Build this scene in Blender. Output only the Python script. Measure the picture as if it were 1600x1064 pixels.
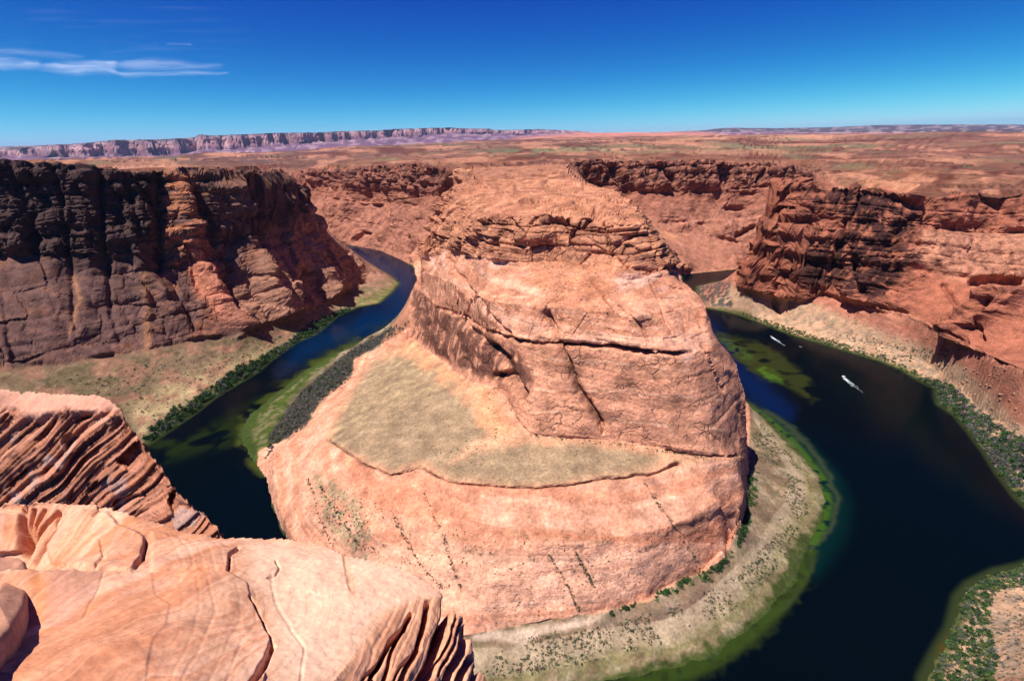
import bpy, math, random, time
import numpy as np

T0 = time.time()
for o in list(bpy.data.objects):
    bpy.data.objects.remove(o)
scene = bpy.context.scene
col = scene.collection

# ---------------------------------------------------------------- camera
H = 300.0                       # eye height above the river, metres
F_PX = 800.0                    # focal length in photograph pixels (1600 wide)
PIT = math.atan((532 - 222) / F_PX)
ROLL = math.radians(1.4)
cam_d = bpy.data.cameras.new('camera')
cam = bpy.data.objects.new('camera', cam_d)
col.objects.link(cam)
cam_d.sensor_width = 36.0
cam_d.lens = 36.0 * F_PX / 1600.0
cam_d.clip_start = 0.1
cam_d.clip_end = 200000
cam.location = (0, 0, H)
from mathutils import Matrix, Vector
cam.matrix_world = (Matrix.Translation((0, 0, H)) @ Matrix.Rotation(math.pi / 2 - PIT, 4, 'X')
                    @ Matrix.Rotation(-ROLL, 4, 'Z'))
scene.camera = cam

# ---------------------------------------------------------------- world and sun
SUN_EL, SUN_AZ = math.radians(66), math.radians(-117)     # azimuth measured from +Y towards +X
world = bpy.data.worlds.new('World')
scene.world = world
world.use_nodes = True
wn = world.node_tree
wn.nodes.clear()
w_out = wn.nodes.new('ShaderNodeOutputWorld')
w_bg = wn.nodes.new('ShaderNodeBackground')
sky = wn.nodes.new('ShaderNodeTexSky')
sky.sky_type = 'NISHITA'
sky.sun_disc = False
sky.sun_elevation = SUN_EL
sky.sun_rotation = SUN_AZ
sky.altitude = 1500
sky.air_density = 1.0
sky.dust_density = 0.3
sky.ozone_density = 3.0
w_bg.inputs['Strength'].default_value = 0.06
# a deep, polarised desert blue: each channel of the physical sky gets its own contrast
def wmath(op, a, b):
    n = wn.nodes.new('ShaderNodeMath'); n.operation = op
    for k, v in enumerate((a, b)):
        if hasattr(v, 'links'): wn.links.new(v, n.inputs[k])
        else: n.inputs[k].default_value = v
    return n.outputs[0]
spl = wn.nodes.new('ShaderNodeSeparateColor'); cmb = wn.nodes.new('ShaderNodeCombineColor')
wn.links.new(sky.outputs[0], spl.inputs[0])
rr_ = wmath('MINIMUM', wmath('MULTIPLY', spl.outputs[0], 0.06), 0.42)
gg_ = wmath('MINIMUM', wmath('MULTIPLY', spl.outputs[1], 0.06), 0.46)
wn.links.new(wmath('MULTIPLY', wmath('POWER', rr_, 4.1), 9.9 / 0.06), cmb.inputs[0])
wn.links.new(wmath('MULTIPLY', wmath('POWER', gg_, 2.55), 3.86 / 0.06), cmb.inputs[1])
wn.links.new(wmath('MULTIPLY', wmath('POWER', gg_, 0.8), 1.18 / 0.06), cmb.inputs[2])
wn.links.new(cmb.outputs[0], w_bg.inputs['Color'])
wn.links.new(w_bg.outputs[0], w_out.inputs['Surface'])

sun_d = bpy.data.lights.new('sun', 'SUN')
sun_d.energy = 5.0
sun_d.angle = math.radians(0.5)
sun_d.color = (1.0, 0.95, 0.87)
sun = bpy.data.objects.new('sun', sun_d)
col.objects.link(sun)
sd = Vector((math.sin(SUN_AZ) * math.cos(SUN_EL), math.cos(SUN_AZ) * math.cos(SUN_EL), math.sin(SUN_EL)))
sun.rotation_euler = sd.to_track_quat('Z', 'Y').to_euler()

scene.view_settings.view_transform = 'Standard'
scene.view_settings.look = 'None'
scene.view_settings.exposure = 0.64
scene.view_settings.gamma = 1
scene.view_settings.use_curve_mapping = False
scene.cycles.max_bounces = 5
scene.cycles.volume_bounces = 0

# ---------------------------------------------------------------- camera geometry helpers (numpy)
cP, sP, cR, sR = math.cos(PIT), math.sin(PIT), math.cos(ROLL), math.sin(ROLL)

def ray(x, y):
    u = (np.asarray(x, float) - 800) / F_PX
    v = (532 - np.asarray(y, float)) / F_PX
    a = u * cR + v * sR
    b = -u * sR + v * cR
    return a, cP + b * sP, -sP + b * cP

def at(x, y, z=None, Y=None):
    """the place in the world of a feature seen at x, y of the survey photo, at height z or forward distance Y"""
    fx, fy, fz = ray(x, y)
    t = (np.asarray(z) - H) / fz if Y is None else np.asarray(Y) / fy
    return fx * t, fy * t, H + fz * t

def proj(X, Y, Z):
    Zc = Z - H
    d = Y * cP - Zc * sP
    b = (Y * sP + Zc * cP) / d
    a = X / d
    return 800 + F_PX * (a * cR - b * sR), 532 - F_PX * (a * sR + b * cR)

# ---------------------------------------------------------------- noise
rng = np.random.RandomState(7)
_perm = rng.permutation(512).astype(np.int32)
_perm = np.concatenate([_perm, _perm, _perm])
_ang = rng.rand(512) * 2 * np.pi
_zz = rng.rand(512) * 2 - 1
_rr = np.sqrt(1 - _zz ** 2)
_G = np.stack([_rr * np.cos(_ang), _rr * np.sin(_ang), _zz], 1).astype(np.float32)
_G2 = np.stack([np.cos(_ang), np.sin(_ang)], 1).astype(np.float32)

def noise3(x, y, z):
    x = np.asarray(x, np.float32); y = np.asarray(y, np.float32); z = np.asarray(z, np.float32)
    xi = np.floor(x); yi = np.floor(y); zi = np.floor(z)
    fx = x - xi; fy = y - yi; fz = z - zi
    xi = xi.astype(np.int32) & 511; yi = yi.astype(np.int32) & 511; zi = zi.astype(np.int32) & 511
    u = fx * fx * (3 - 2 * fx); v = fy * fy * (3 - 2 * fy); w = fz * fz * (3 - 2 * fz)
    def corner(a, b, c):
        h = _perm[_perm[_perm[(xi + a) & 511] + ((yi + b) & 511)] + ((zi + c) & 511)] & 511
        g = _G[h]
        return g[..., 0] * (fx - a) + g[..., 1] * (fy - b) + g[..., 2] * (fz - c)
    def mix(p, q, t): return p + (q - p) * t
    x00 = mix(corner(0, 0, 0), corner(1, 0, 0), u); x10 = mix(corner(0, 1, 0), corner(1, 1, 0), u)
    x01 = mix(corner(0, 0, 1), corner(1, 0, 1), u); x11 = mix(corner(0, 1, 1), corner(1, 1, 1), u)
    return mix(mix(x00, x10, v), mix(x01, x11, v), w) * 1.6

def noise2(x, y):
    x = np.asarray(x, np.float32); y = np.asarray(y, np.float32)
    xi = np.floor(x); yi = np.floor(y)
    fx = x - xi; fy = y - yi
    xi = xi.astype(np.int32) & 511; yi = yi.astype(np.int32) & 511
    u = fx * fx * (3 - 2 * fx); v = fy * fy * (3 - 2 * fy)
    def corner(a, b):
        h = _perm[_perm[(xi + a) & 511] + ((yi + b) & 511)] & 511
        g = _G2[h]
        return g[..., 0] * (fx - a) + g[..., 1] * (fy - b)
    a = corner(0, 0); b = corner(1, 0); c = corner(0, 1); d = corner(1, 1)
    return ((a + (b - a) * u) * (1 - v) + (c + (d - c) * u) * v) * 1.5

def fbm2(x, y, o=4):
    s = 0; a = 1.0
    for i in range(o):
        s = s + a * noise2(x * 2 ** i + 17.3 * i, y * 2 ** i - 9.1 * i); a *= 0.5
    return s

def fbm3(x, y, z, o=4):
    s = 0; a = 1.0
    for i in range(o):
        s = s + a * noise3(x * 2 ** i + 17.3 * i, y * 2 ** i - 9.1 * i, z * 2 ** i + 3.7 * i); a *= 0.5
    return s

def sstep(a, b, x):
    t = np.clip((x - a) / (b - a), 0, 1)
    return t * t * (3 - 2 * t)

_h1 = rng.rand(4096)
def hash1(i, k=0):
    return _h1[(i.astype(np.int64) * 7 + k * 131) & 4095]

def layers(s, k=0, sharp=0.18):
    """bedded profile: each bed sticks out by its own amount, beds meet in sharp notches"""
    i = np.floor(s); f = s - i
    a = hash1(i, k); b = hash1(i + 1, k)
    t = sstep(1 - sharp, 1.0, f)
    notch = np.exp(-((np.minimum(f, 1 - f)) / 0.07) ** 2) * 0.35
    return a + (b - a) * t - notch

def blocks(x, y, z, sx, sz, k=0, rot=0.5):
    """jointed rock: cells bounded by upright joints and level beds, each standing out by its own amount"""
    a = x * math.cos(rot) + y * math.sin(rot); b = -x * math.sin(rot) + y * math.cos(rot)
    i = np.floor(z / sz); h = hash1(i, k + 3)
    p = a / sx + h * 7; q = b / (sx * 1.3) + h * 5
    u = np.floor(p); v = np.floor(q)
    e = np.minimum(np.minimum(np.minimum(p - u, 1 - p + u), np.minimum(q - v, 1 - q + v)) * sx / sz, np.minimum(z / sz - i, 1 - z / sz + i))
    return hash1(i * 57 + u * 131 + v * 377, k) - 0.35 * np.exp(-(e / 0.07) ** 2)

# ---------------------------------------------------------------- polygon tools in the plane
def in_poly(px, py, poly):
    inside = np.zeros(px.shape, bool)
    n = len(poly)
    for i in range(n):
        x0, y0 = poly[i]; x1, y1 = poly[(i + 1) % n]
        if y0 == y1: continue
        c = ((y0 > py) != (y1 > py))
        inside ^= c & (px < (x1 - x0) * (py - y0) / (y1 - y0) + x0)
    return inside

def seg_dist(px, py, pts, closed=False):
    d = np.full(px.shape, 1e9)
    n = len(pts)
    for i in range(n if closed else n - 1):
        x0, y0 = pts[i][:2]; x1, y1 = pts[(i + 1) % n][:2]
        L = (x1 - x0) ** 2 + (y1 - y0) ** 2 + 1e-9
        t = np.clip(((px - x0) * (x1 - x0) + (py - y0) * (y1 - y0)) / L, 0, 1)
        d = np.minimum(d, np.hypot(px - x0 - t * (x1 - x0), py - y0 - t * (y1 - y0)))
    return d

def soft_poly(px, py, poly, feather):
    """1 inside, 0 outside, soft over feather"""
    out = np.zeros(px.shape)
    xs = [p[0] for p in poly]; ys = [p[1] for p in poly]
    m = (px > min(xs) - feather) & (px < max(xs) + feather) & (py > min(ys) - feather) & (py < max(ys) + feather)
    if not m.any(): return out
    a, b = px[m], py[m]
    d = seg_dist(a, b, poly, True)
    d = np.where(in_poly(a, b, poly), d, -d)
    out[m] = sstep(-feather, feather, d)
    return out

def soft_line(px, py, pts, width):
    out = np.zeros(px.shape)
    xs = [p[0] for p in pts]; ys = [p[1] for p in pts]
    w = width * 3
    m = (px > min(xs) - w) & (px < max(xs) + w) & (py > min(ys) - w) & (py < max(ys) + w)
    if not m.any(): return out
    out[m] = np.exp(-(seg_dist(px[m], py[m], pts) / width) ** 2)
    return out

# ---------------------------------------------------------------- survey lines -> relief
def membrane(mask, val):
    """fill a grid from sparse heights like a stretched skin"""
    if min(mask.shape) > 12:
        h, w = mask.shape
        h2, w2 = (h + 1) // 2, (w + 1) // 2
        m = np.zeros((h2 * 2, w2 * 2)); v = np.zeros_like(m)
        m[:h, :w] = mask; v[:h, :w] = val * mask
        ms = m.reshape(h2, 2, w2, 2).sum((1, 3)); vs = v.reshape(h2, 2, w2, 2).sum((1, 3))
        c = membrane((ms > 0).astype(float), np.where(ms > 0, vs / np.maximum(ms, 1), 0))
        g = np.repeat(np.repeat(c, 2, 0), 2, 1)[:h, :w]
    else:
        g = np.full(mask.shape, (val * mask).sum() / max(mask.sum(), 1))
    keep = mask > 0
    g = np.where(keep, val, g)
    free = ~keep
    ii, jj = np.indices(g.shape)
    par = (ii + jj) & 1
    sets = [free & (par == 0), free & (par == 1)]
    for it in range(44):
        for s in sets:
            p = np.pad(g, 1, mode='edge')
            avg = 0.25 * (p[:-2, 1:-1] + p[2:, 1:-1] + p[1:-1, :-2] + p[1:-1, 2:])
            g = np.where(s, g + 1.75 * (avg - g) if it < 38 else avg, g)
    return g

class Relief:
    def __init__(self, th0, th1, r0, r1, d):
        self.th0, self.u0, self.d = th0, math.log(r0), d
        self.nt = int((th1 - th0) / d) + 1
        self.nu = int((math.log(r1) - self.u0) / d) + 1
        self.m = np.zeros((self.nt, self.nu)); self.v = np.zeros_like(self.m)
        self.hard = np.zeros(self.m.shape, bool); self.hv = np.zeros_like(self.m)
    def put(self, X, Y, Z):
        th = np.arctan2(X, Y); u = np.log(np.hypot(X, Y))
        i = np.rint((th - self.th0) / self.d).astype(int); j = np.rint((u - self.u0) / self.d).astype(int)
        k = (i >= 0) & (i < self.nt) & (j >= 0) & (j < self.nu)
        np.add.at(self.m, (i[k], j[k]), 1); np.add.at(self.v, (i[k], j[k]), Z[k])
    def line3(self, pts):
        for a, b in zip(pts[:-1], pts[1:]):
            sp_ = max(abs(math.atan2(b[0], b[1]) - math.atan2(a[0], a[1])), abs(math.log(math.hypot(b[0], b[1]) / math.hypot(a[0], a[1])))) / self.d
            t = np.linspace(0, 1, int(max(60, sp_ * 4)))
            self.put(a[0] + (b[0] - a[0]) * t, a[1] + (b[1] - a[1]) * t, a[2] + (b[2] - a[2]) * t)
    def line(self, pts, mode):
        w = [at(p[0], p[1], **{mode: p[2]}) for p in pts]
        self.line3([tuple(float(c) for c in q) for q in w])
        return w
    def solve(self):
        mask = (self.m > 0).astype(float)
        val = np.where(self.m > 0, self.v / np.maximum(self.m, 1), 0)
        mask = np.where(self.hard, 1.0, mask); val = np.where(self.hard, self.hv, val)
        self.g = membrane(mask, val)
    def sample(self, th, u):
        i = np.clip((th - self.th0) / self.d, 0, self.nt - 1.001); j = np.clip((u - self.u0) / self.d, 0, self.nu - 1.001)
        a = i.astype(int); b = j.astype(int); f = i - a; g = j - b; G = self.g
        return (G[a, b] * (1 - f) * (1 - g) + G[a + 1, b] * f * (1 - g) + G[a, b + 1] * (1 - f) * g + G[a + 1, b + 1] * f * g)

def adaptive(rel, th0, th1, ncol, nrow, r0, r1, base=0.02, hidden=0.25, blur=6):
    """a mesh whose rows lie closer together on steep and near ground"""
    th = np.linspace(th0, th1, ncol)
    uf = np.arange(math.log(r0), math.log(r1), rel.d / 2)
    TH, U = np.meshgrid(th, uf, indexing='ij')
    Z = rel.sample(TH, U)
    R = np.exp(U)
    e = np.arctan2(Z - H, R)
    run = np.maximum.accumulate(e, 1)
    vis = (e >= run - 0.004)
    de = np.abs(np.diff(e, axis=1)) * 600
    w = np.where(vis[:, 1:], 1.0, hidden)
    ds = de * w + base
    k = blur
    c = np.cumsum(np.pad(ds, ((k + 1, k), (0, 0)), mode='edge'), 0)
    ds = (c[2 * k + 1:] - c[:-2 * k - 1]) / (2 * k + 1)
    s = np.concatenate([np.zeros((ncol, 1)), np.cumsum(ds, 1)], 1)
    out = np.empty((ncol, nrow))
    for i in range(ncol):
        out[i] = np.interp(np.linspace(0, s[i, -1], nrow), s[i], uf)
    THn = np.repeat(th[:, None], nrow, 1)
    Zn = rel.sample(THn, out)
    Rn = np.exp(out)
    return np.stack([Rn * np.sin(THn), Rn * np.cos(THn), Zn], -1)

def grid_normals(P):
    du = np.gradient(P, axis=0); dv = np.gradient(P, axis=1)
    n = np.cross(dv, du)
    n /= np.linalg.norm(n, axis=-1, keepdims=True) + 1e-12
    n *= np.where(n[..., 2:3] < 0, -1, 1)
    return n

def blur2(a, k):
    for ax in (0, 1):
        pad = [(0, 0)] * a.ndim; pad[ax] = (k + 1, k)
        c = np.cumsum(np.pad(a, pad, mode='edge'), ax)
        n = a.shape[ax]
        hi = np.take(c, range(2 * k + 1, 2 * k + 1 + n), ax); lo = np.take(c, range(0, n), ax)
        a = (hi - lo) / (2 * k + 1)
    return a

def grid_mesh(name, P, C, facemask, mat, extra=None, smooth=False):
    n, m = P.shape[:2]
    idx = np.arange(n * m).reshape(n, m)
    q = np.stack([idx[:-1, :-1], idx[1:, :-1], idx[1:, 1:], idx[:-1, 1:]], -1)
    q = q[facemask]
    used = np.zeros(n * m, bool); used[q.ravel()] = True
    remap = np.cumsum(used) - 1
    q = remap[q]
    V = P.reshape(-1, 3)[used]; Cc = C.reshape(-1, C.shape[-1])[used]
    me = bpy.data.meshes.new(name)
    me.vertices.add(len(V)); me.vertices.foreach_set('co', V.astype(np.float32).ravel())
    me.loops.add(q.size); me.loops.foreach_set('vertex_index', q.astype(np.int32).ravel())
    me.polygons.add(len(q)); me.polygons.foreach_set('loop_start', np.arange(0, q.size, 4, dtype=np.int32))
    me.polygons.foreach_set('use_smooth', np.full(len(q), smooth))
    me.update(calc_edges=True)
    at_ = me.color_attributes.new('tint', 'FLOAT_COLOR', 'POINT')
    rgba = np.ones((len(V), 4), np.float32); rgba[:, :3] = Cc
    at_.data.foreach_set('color', rgba.ravel())
    if extra is not None:
        for k, a in extra.items():
            t = me.attributes.new(k, 'FLOAT', 'POINT')
            t.data.foreach_set('value', a.reshape(-1)[used].astype(np.float32))
    me.materials.append(mat)
    o = bpy.data.objects.new(name, me)
    col.objects.link(o)
    return o

def tag(o, label, cat=None, kind=None, group=None):
    o['label'] = label
    if cat: o['category'] = cat
    if kind: o['kind'] = kind
    if group: o['group'] = group
    return o

# ---------------------------------------------------------------- materials
def new_mat(name):
    m = bpy.data.materials.new(name); m.use_nodes = True
    nt = m.node_tree; nt.nodes.clear()
    out = nt.nodes.new('ShaderNodeOutputMaterial'); b = nt.nodes.new('ShaderNodeBsdfPrincipled')
    nt.links.new(b.outputs[0], out.inputs[0])
    return m, nt, b, out

def rock_mat(name, scales, bump_d, lo=0.78, hi=1.22, rough=0.92, squash=1.0, crack=()):
    m, nt, b, _ = new_mat(name)
    L = nt.links.new
    a = nt.nodes.new('ShaderNodeVertexColor'); a.layer_name = 'tint'
    tc = nt.nodes.new('ShaderNodeTexCoord'); mp = nt.nodes.new('ShaderNodeMapping')
    mp.inputs['Scale'].default_value = (1, 1, squash)
    L(tc.outputs['Object'], mp.inputs['Vector'])
    prev = a.outputs['Color']; hsum = None
    for k, (sc, det) in enumerate(scales):
        n = nt.nodes.new('ShaderNodeTexNoise'); n.inputs['Scale'].default_value = sc; n.inputs['Detail'].default_value = det
        n.inputs['Roughness'].default_value = 0.65
        L(mp.outputs[0], n.inputs['Vector'])
        r = nt.nodes.new('ShaderNodeMapRange')
        r.inputs['From Min'].default_value = 0.3; r.inputs['From Max'].default_value = 0.7
        r.inputs['To Min'].default_value = lo; r.inputs['To Max'].default_value = hi
        L(n.outputs['Fac'], r.inputs['Value'])
        mx = nt.nodes.new('ShaderNodeVectorMath'); mx.operation = 'SCALE'
        L(prev, mx.inputs[0]); L(r.outputs[0], mx.inputs['Scale'])
        prev = mx.outputs[0]
        if k == 0: hsum = n.outputs['Fac']
    if crack:
        ra_ = nt.nodes.new('ShaderNodeAttribute'); ra_.attribute_name = 'rocky'
        nw = nt.nodes.new('ShaderNodeTexNoise'); nw.inputs['Scale'].default_value = 0.09; nw.inputs['Detail'].default_value = 3
        L(tc.outputs['Object'], nw.inputs['Vector'])
        sc_ = nt.nodes.new('ShaderNodeVectorMath'); sc_.operation = 'SCALE'; sc_.inputs['Scale'].default_value = 14
        L(nw.outputs['Color'], sc_.inputs[0])
        ad = nt.nodes.new('ShaderNodeVectorMath'); ad.operation = 'ADD'
        L(tc.outputs['Object'], ad.inputs[0]); L(sc_.outputs[0], ad.inputs[1])
        mp2 = nt.nodes.new('ShaderNodeMapping'); mp2.inputs['Scale'].default_value = (1, 1, 2.2); mp2.inputs['Rotation'].default_value = (0.1, 0.15, 0.5)
        L(ad.outputs[0], mp2.inputs['Vector'])
        for vs, wd in crack:
            vo = nt.nodes.new('ShaderNodeTexVoronoi'); vo.feature = 'DISTANCE_TO_EDGE'; vo.inputs['Scale'].default_value = vs
            L(mp2.outputs[0], vo.inputs['Vector'])
            r1 = nt.nodes.new('ShaderNodeMapRange'); r1.inputs['From Max'].default_value = wd; r1.inputs['To Min'].default_value = 1.0; r1.inputs['To Max'].default_value = 0.0
            L(vo.outputs['Distance'], r1.inputs['Value'])
            ng = nt.nodes.new('ShaderNodeTexNoise'); ng.inputs['Scale'].default_value = vs * 0.9; ng.inputs['Detail'].default_value = 3
            L(tc.outputs['Object'], ng.inputs['Vector'])
            r2 = nt.nodes.new('ShaderNodeMapRange'); r2.inputs['From Min'].default_value = 0.47; r2.inputs['From Max'].default_value = 0.6
            L(ng.outputs['Fac'], r2.inputs['Value'])
            m1 = nt.nodes.new('ShaderNodeMath'); m1.operation = 'MULTIPLY'; L(r1.outputs[0], m1.inputs[0]); L(r2.outputs[0], m1.inputs[1])
            m2 = nt.nodes.new('ShaderNodeMath'); m2.operation = 'MULTIPLY'; L(m1.outputs[0], m2.inputs[0]); L(ra_.outputs['Fac'], m2.inputs[1])
            m3 = nt.nodes.new('ShaderNodeMath'); m3.operation = 'MULTIPLY_ADD'; m3.inputs[1].default_value = -0.55; m3.inputs[2].default_value = 1.0
            L(m2.outputs[0], m3.inputs[0])
            mx = nt.nodes.new('ShaderNodeVectorMath'); mx.operation = 'SCALE'
            L(prev, mx.inputs[0]); L(m3.outputs[0], mx.inputs['Scale']); prev = mx.outputs[0]
            hh = nt.nodes.new('ShaderNodeMath'); hh.operation = 'SUBTRACT'; L(hsum, hh.inputs[0]); L(m2.outputs[0], hh.inputs[1]); hsum = hh.outputs[0]
    L(prev, b.inputs['Base Color'])
    b.inputs['Roughness'].default_value = rough
    b.inputs['Specular IOR Level'].default_value = 0.15
    bp = nt.nodes.new('ShaderNodeBump'); bp.inputs['Strength'].default_value = 0.6; bp.inputs['Distance'].default_value = bump_d
    L(hsum, bp.inputs['Height']); L(bp.outputs[0], b.inputs['Normal'])
    return m

M_rock = rock_mat('canyon_sandstone', [(0.45, 7), (0.06, 4)], 2.2, 0.66, 1.3, crack=[(0.035, 0.035), (0.11, 0.045)])
M_far = rock_mat('far_rock', [(0.02, 9), (0.0016, 5)], 10.0, 0.7, 1.28)
M_near = rock_mat('near_sandstone', [(14.0, 10), (1.6, 6)], 0.014, 0.78, 1.14)

# ---------------------------------------------------------------- survey of the canyon
def W(*pts):
    return [('w', p[0], p[1]) for p in pts]
def S(*pts):
    return [('s', p[0], p[1]) for p in pts]
inner = (W((840, 1330), (760, 1300), (640, 1262)) + S((1158, 420), (1110, 425), (1065, 429)) + W((385, 1120), (372, 1050), (350, 950), (318, 850), (295, 760), (280, 660))
         + S((1161, 632), (1200, 656), (1236, 690), (1260, 718), (1280, 745), (1289, 783), (1281, 816), (1259, 855), (1245, 900), (1218, 932), (1200, 954),
             (1161, 990), (1116, 1022), (1071, 1043), (1010, 1054), (956, 1062), (905, 1074), (820, 1095), (700, 1100), (600, 1050), (520, 960), (470, 890),
             (448, 838), (440, 825), (427, 790), (419, 760), (415, 745), (398, 722), (381, 700), (376, 680), (379, 662), (400, 640), (430, 616), (460, 593), (490, 571),
             (520, 553), (553, 539), (580, 523), (610, 508), (640, 493)) + W((-185, 1000), (-200, 1100), (-225, 1200), (-245, 1290))
         + S((647, 417), (622, 404), (595, 392), (562, 386), (526, 380)) + W((-720, 1800), (-1200, 2100), (-1800, 2200)))
outer = (W((-1800, 1900), (-1200, 1800), (-700, 1650)) + S((535, 388), (580, 413), (616, 435), (624, 443), (612, 457), (592, 474), (559, 480), (526, 494), (493, 522), (460, 536),
         (418, 566), (400, 582), (361, 605), (334, 621), (301, 647), (259, 675), (235, 690), (215, 705)) + W((-430, 400), (-400, 320), (-330, 220), (-230, 150), (-80, 120), (60, 112), (160, 135), (215, 175))
         + S((1447, 1064), (1465, 1027), (1489, 985), (1501, 936), (1519, 915), (1561, 894), (1600, 886), (1640, 870), (1650, 838), (1622, 806), (1594, 781), (1564, 742), (1543, 709),
             (1519, 677), (1495, 650), (1468, 632), (1465, 608), (1440, 596), (1410, 578), (1368, 562), (1329, 551), (1290, 539), (1239, 524), (1200, 509), (1160, 494), (1131, 486), (1101, 481),
             (1088, 460), (1090, 447), (1120, 440), (1158, 437)) + W((720, 1225), (835, 1285)))
def plan(lst):
    out = []
    for k, a, b in lst:
        if k == 'w': out.append((a, b))
        else:
            X, Y, _ = at(a, b, z=0); out.append((float(X), float(Y)))
    return out
inner_w, outer_w = plan(inner), plan(outer)
river_poly = inner_w + outer_w
TH = math.radians(58)
rel = Relief(-TH, TH, 95, 60000, 0.004)
# river bed
gi, gj = np.indices(rel.m.shape)
gth = rel.th0 + gi * rel.d; gr = np.exp(rel.u0 + gj * rel.d)
gX, gY = gr * np.sin(gth), gr * np.cos(gth)
near = gr < 2700
shore_d = np.full(gX.shape, 1e9); wet = np.zeros(gX.shape, bool)
shore_d[near] = np.minimum(seg_dist(gX[near], gY[near], inner_w), seg_dist(gX[near], gY[near], outer_w))
wet[near] = in_poly(gX[near], gY[near], river_poly)
rel.hard = wet & (shore_d > 2); rel.hv = -0.3 - np.minimum(shore_d * 0.12, 5)
rel.line3([(x, y, 0.0) for x, y in inner_w]); rel.line3([(x, y, 0.0) for x, y in outer_w])
# --- the butte
Z = 'z'
skirt_base = [(1163, 665, 8), (1166, 700, 13), (1170, 740, 16), (1168, 774, 17), (1164, 803, 16), (1152, 836, 14), (1128, 875, 12), (1100, 895, 11), (1071, 906, 11), (1035, 924, 11), (1005, 942, 11),
              (944, 958, 11), (899, 962, 11), (860, 968, 11), (800, 979, 11), (735, 992, 11), (650, 1000, 9), (560, 970, 6), (490, 895, 3)]
rel.line(skirt_base, Z)
rel.line([(1157, 722, 52), (1162, 760, 45), (1159, 795, 38), (1145, 830, 30), (1120, 868, 23), (1093, 889, 17)], Z)
terrace_edge = [(514, 687, 50), (562, 720, 60), (610, 741, 66), (656, 728, 69), (700, 752, 70), (760, 757, 70), (824, 762, 70), (872, 759, 70), (929, 748, 72), (1016, 741, 70), (1060, 724, 72), (1110, 716, 74), (1152, 716, 72)]
rel.line(terrace_edge, Z)
cliff_foot = [(643, 527, 58), (680, 555, 66), (716, 584, 76), (737, 598, 80), (761, 600, 84), (790, 618, 84), (810, 650, 82), (830, 677, 78), (875, 684, 78), (950, 687, 78), (995, 693, 78), (1050, 705, 77), (1100, 711, 76), (1154, 713, 74)]
rel.line(cliff_foot, Z)
brush_edge = [(418, 711, 5), (442, 687, 9), (478, 663, 11), (490, 645, 12), (499, 626, 12), (535, 602, 13), (550, 584, 13), (553, 560, 12), (580, 548, 12), (610, 530, 14), (634, 514, 14)]
rel.line(brush_edge, Z)
rel.line([(432, 708, 18), (462, 690, 28), (500, 660, 36), (520, 640, 38), (545, 612, 36), (572, 580, 36), (610, 556, 40), (640, 530, 52)], Z)
rel.line([(431, 716, 14), (427, 745, 14), (435, 790, 14), (449, 825, 14), (480, 870, 14)], Z)
rel.line([(470, 770, 34), (520, 800, 38), (600, 830, 43), (750, 850, 48), (900, 850, 50), (1050, 822, 50), (1125, 780, 55)], Z)
ledge = [(648, 440, 112), (660, 452, 113), (680, 478, 118), (725, 494, 128), (750, 515, 133), (812, 530, 141), (872, 533, 147), (896, 536, 148), (956, 538, 149), (1025, 547, 149), (1083, 548, 147), (1110, 552, 140)]
rel.line(ledge, Z)
rel.line([(660, 425, 140), (700, 440, 156), (760, 470, 164), (850, 480, 170), (1000, 492, 172), (1070, 480, 168)], Z)
rel.line([(1071, 440, 178), (1089, 458, 172), (1098, 479, 165), (1105, 512, 155), (1125, 536, 140), (1143, 557, 122), (1155, 584, 105), (1161, 611, 90), (1159, 645, 78), (1157, 700, 62)], Z)
stack_base = [(656, 400, 160), (671, 387, 168), (701, 390, 176), (731, 402, 182), (761, 410, 186), (800, 411, 189), (869, 408, 191), (893, 417, 191), (980, 432, 190), (1025, 429, 188), (1056, 420, 184)]
rel.line(stack_base, Z)
rel.line([(1056, 420, 184), (1041, 396, 200), (1020, 372, 214), (996, 351, 226), (995, 324, 236), (980, 312, 239), (962, 297, 243), (920, 287, 248), (899, 276, 252), (888, 267, 254)], Z)
rel.line([(656, 400, 160), (668, 365, 188), (690, 345, 204), (701, 330, 216), (712, 305, 230), (731, 282, 240), (740, 273, 246)], Z)
rel.line([(705, 345, 212), (760, 342, 226), (850, 336, 233), (930, 340, 232), (985, 352, 226)], Z)
rel.line([(720, 305, 234), (780, 300, 243), (850, 300, 246), (930, 303, 244), (970, 312, 240)], Z)
rel.line([(742, 275, 247), (800, 274, 251), (860, 271, 253)], Z)
rel.line([(740, 273, 850), (738, 270, 950), (737, 267, 1100), (735, 265, 1250), (730, 265, 1350), (700, 262, 1480), (660, 258, 1620), (600, 258, 1740), (540, 260, 1850), (480, 267, 1950), (455, 271, 2000)], 'Y')
rel.line([(888, 267, 860), (886, 262, 950), (886, 258, 1100), (888, 255, 1250), (892, 253, 1400), (920, 251, 1430), (1000, 250, 1440), (1100, 251, 1430), (1180, 254, 1440), (1235, 262, 1430), (1262, 266, 1480), (1300, 262, 1700)], 'Y')
rel.line([(760, 262, 1100), (860, 259, 1100)], 'Y')
# --- far walls
rel.line([(545, 379, 8), (575, 386, 8), (600, 393, 8), (622, 402, 8), (648, 413, 8), (700, 425, 15)], Z)
rel.line([(505, 310, 1790), (560, 315, 1740), (620, 315, 1640), (680, 305, 1500), (715, 300, 1420)], 'Y')
rel.line([(905, 285, 1390), (960, 290, 1395), (1000, 300, 1395), (1100, 300, 1395), (1200, 292, 1400)], 'Y')
rel.line([(960, 330, 1330), (1000, 345, 1320), (1040, 350, 1325), (1100, 345, 1330), (1180, 342, 1340), (1215, 320, 1360)], 'Y')
rel.line([(1020, 362, 1300), (1100, 368, 1300), (1150, 380, 1290), (1190, 382, 1290)], 'Y')
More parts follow.
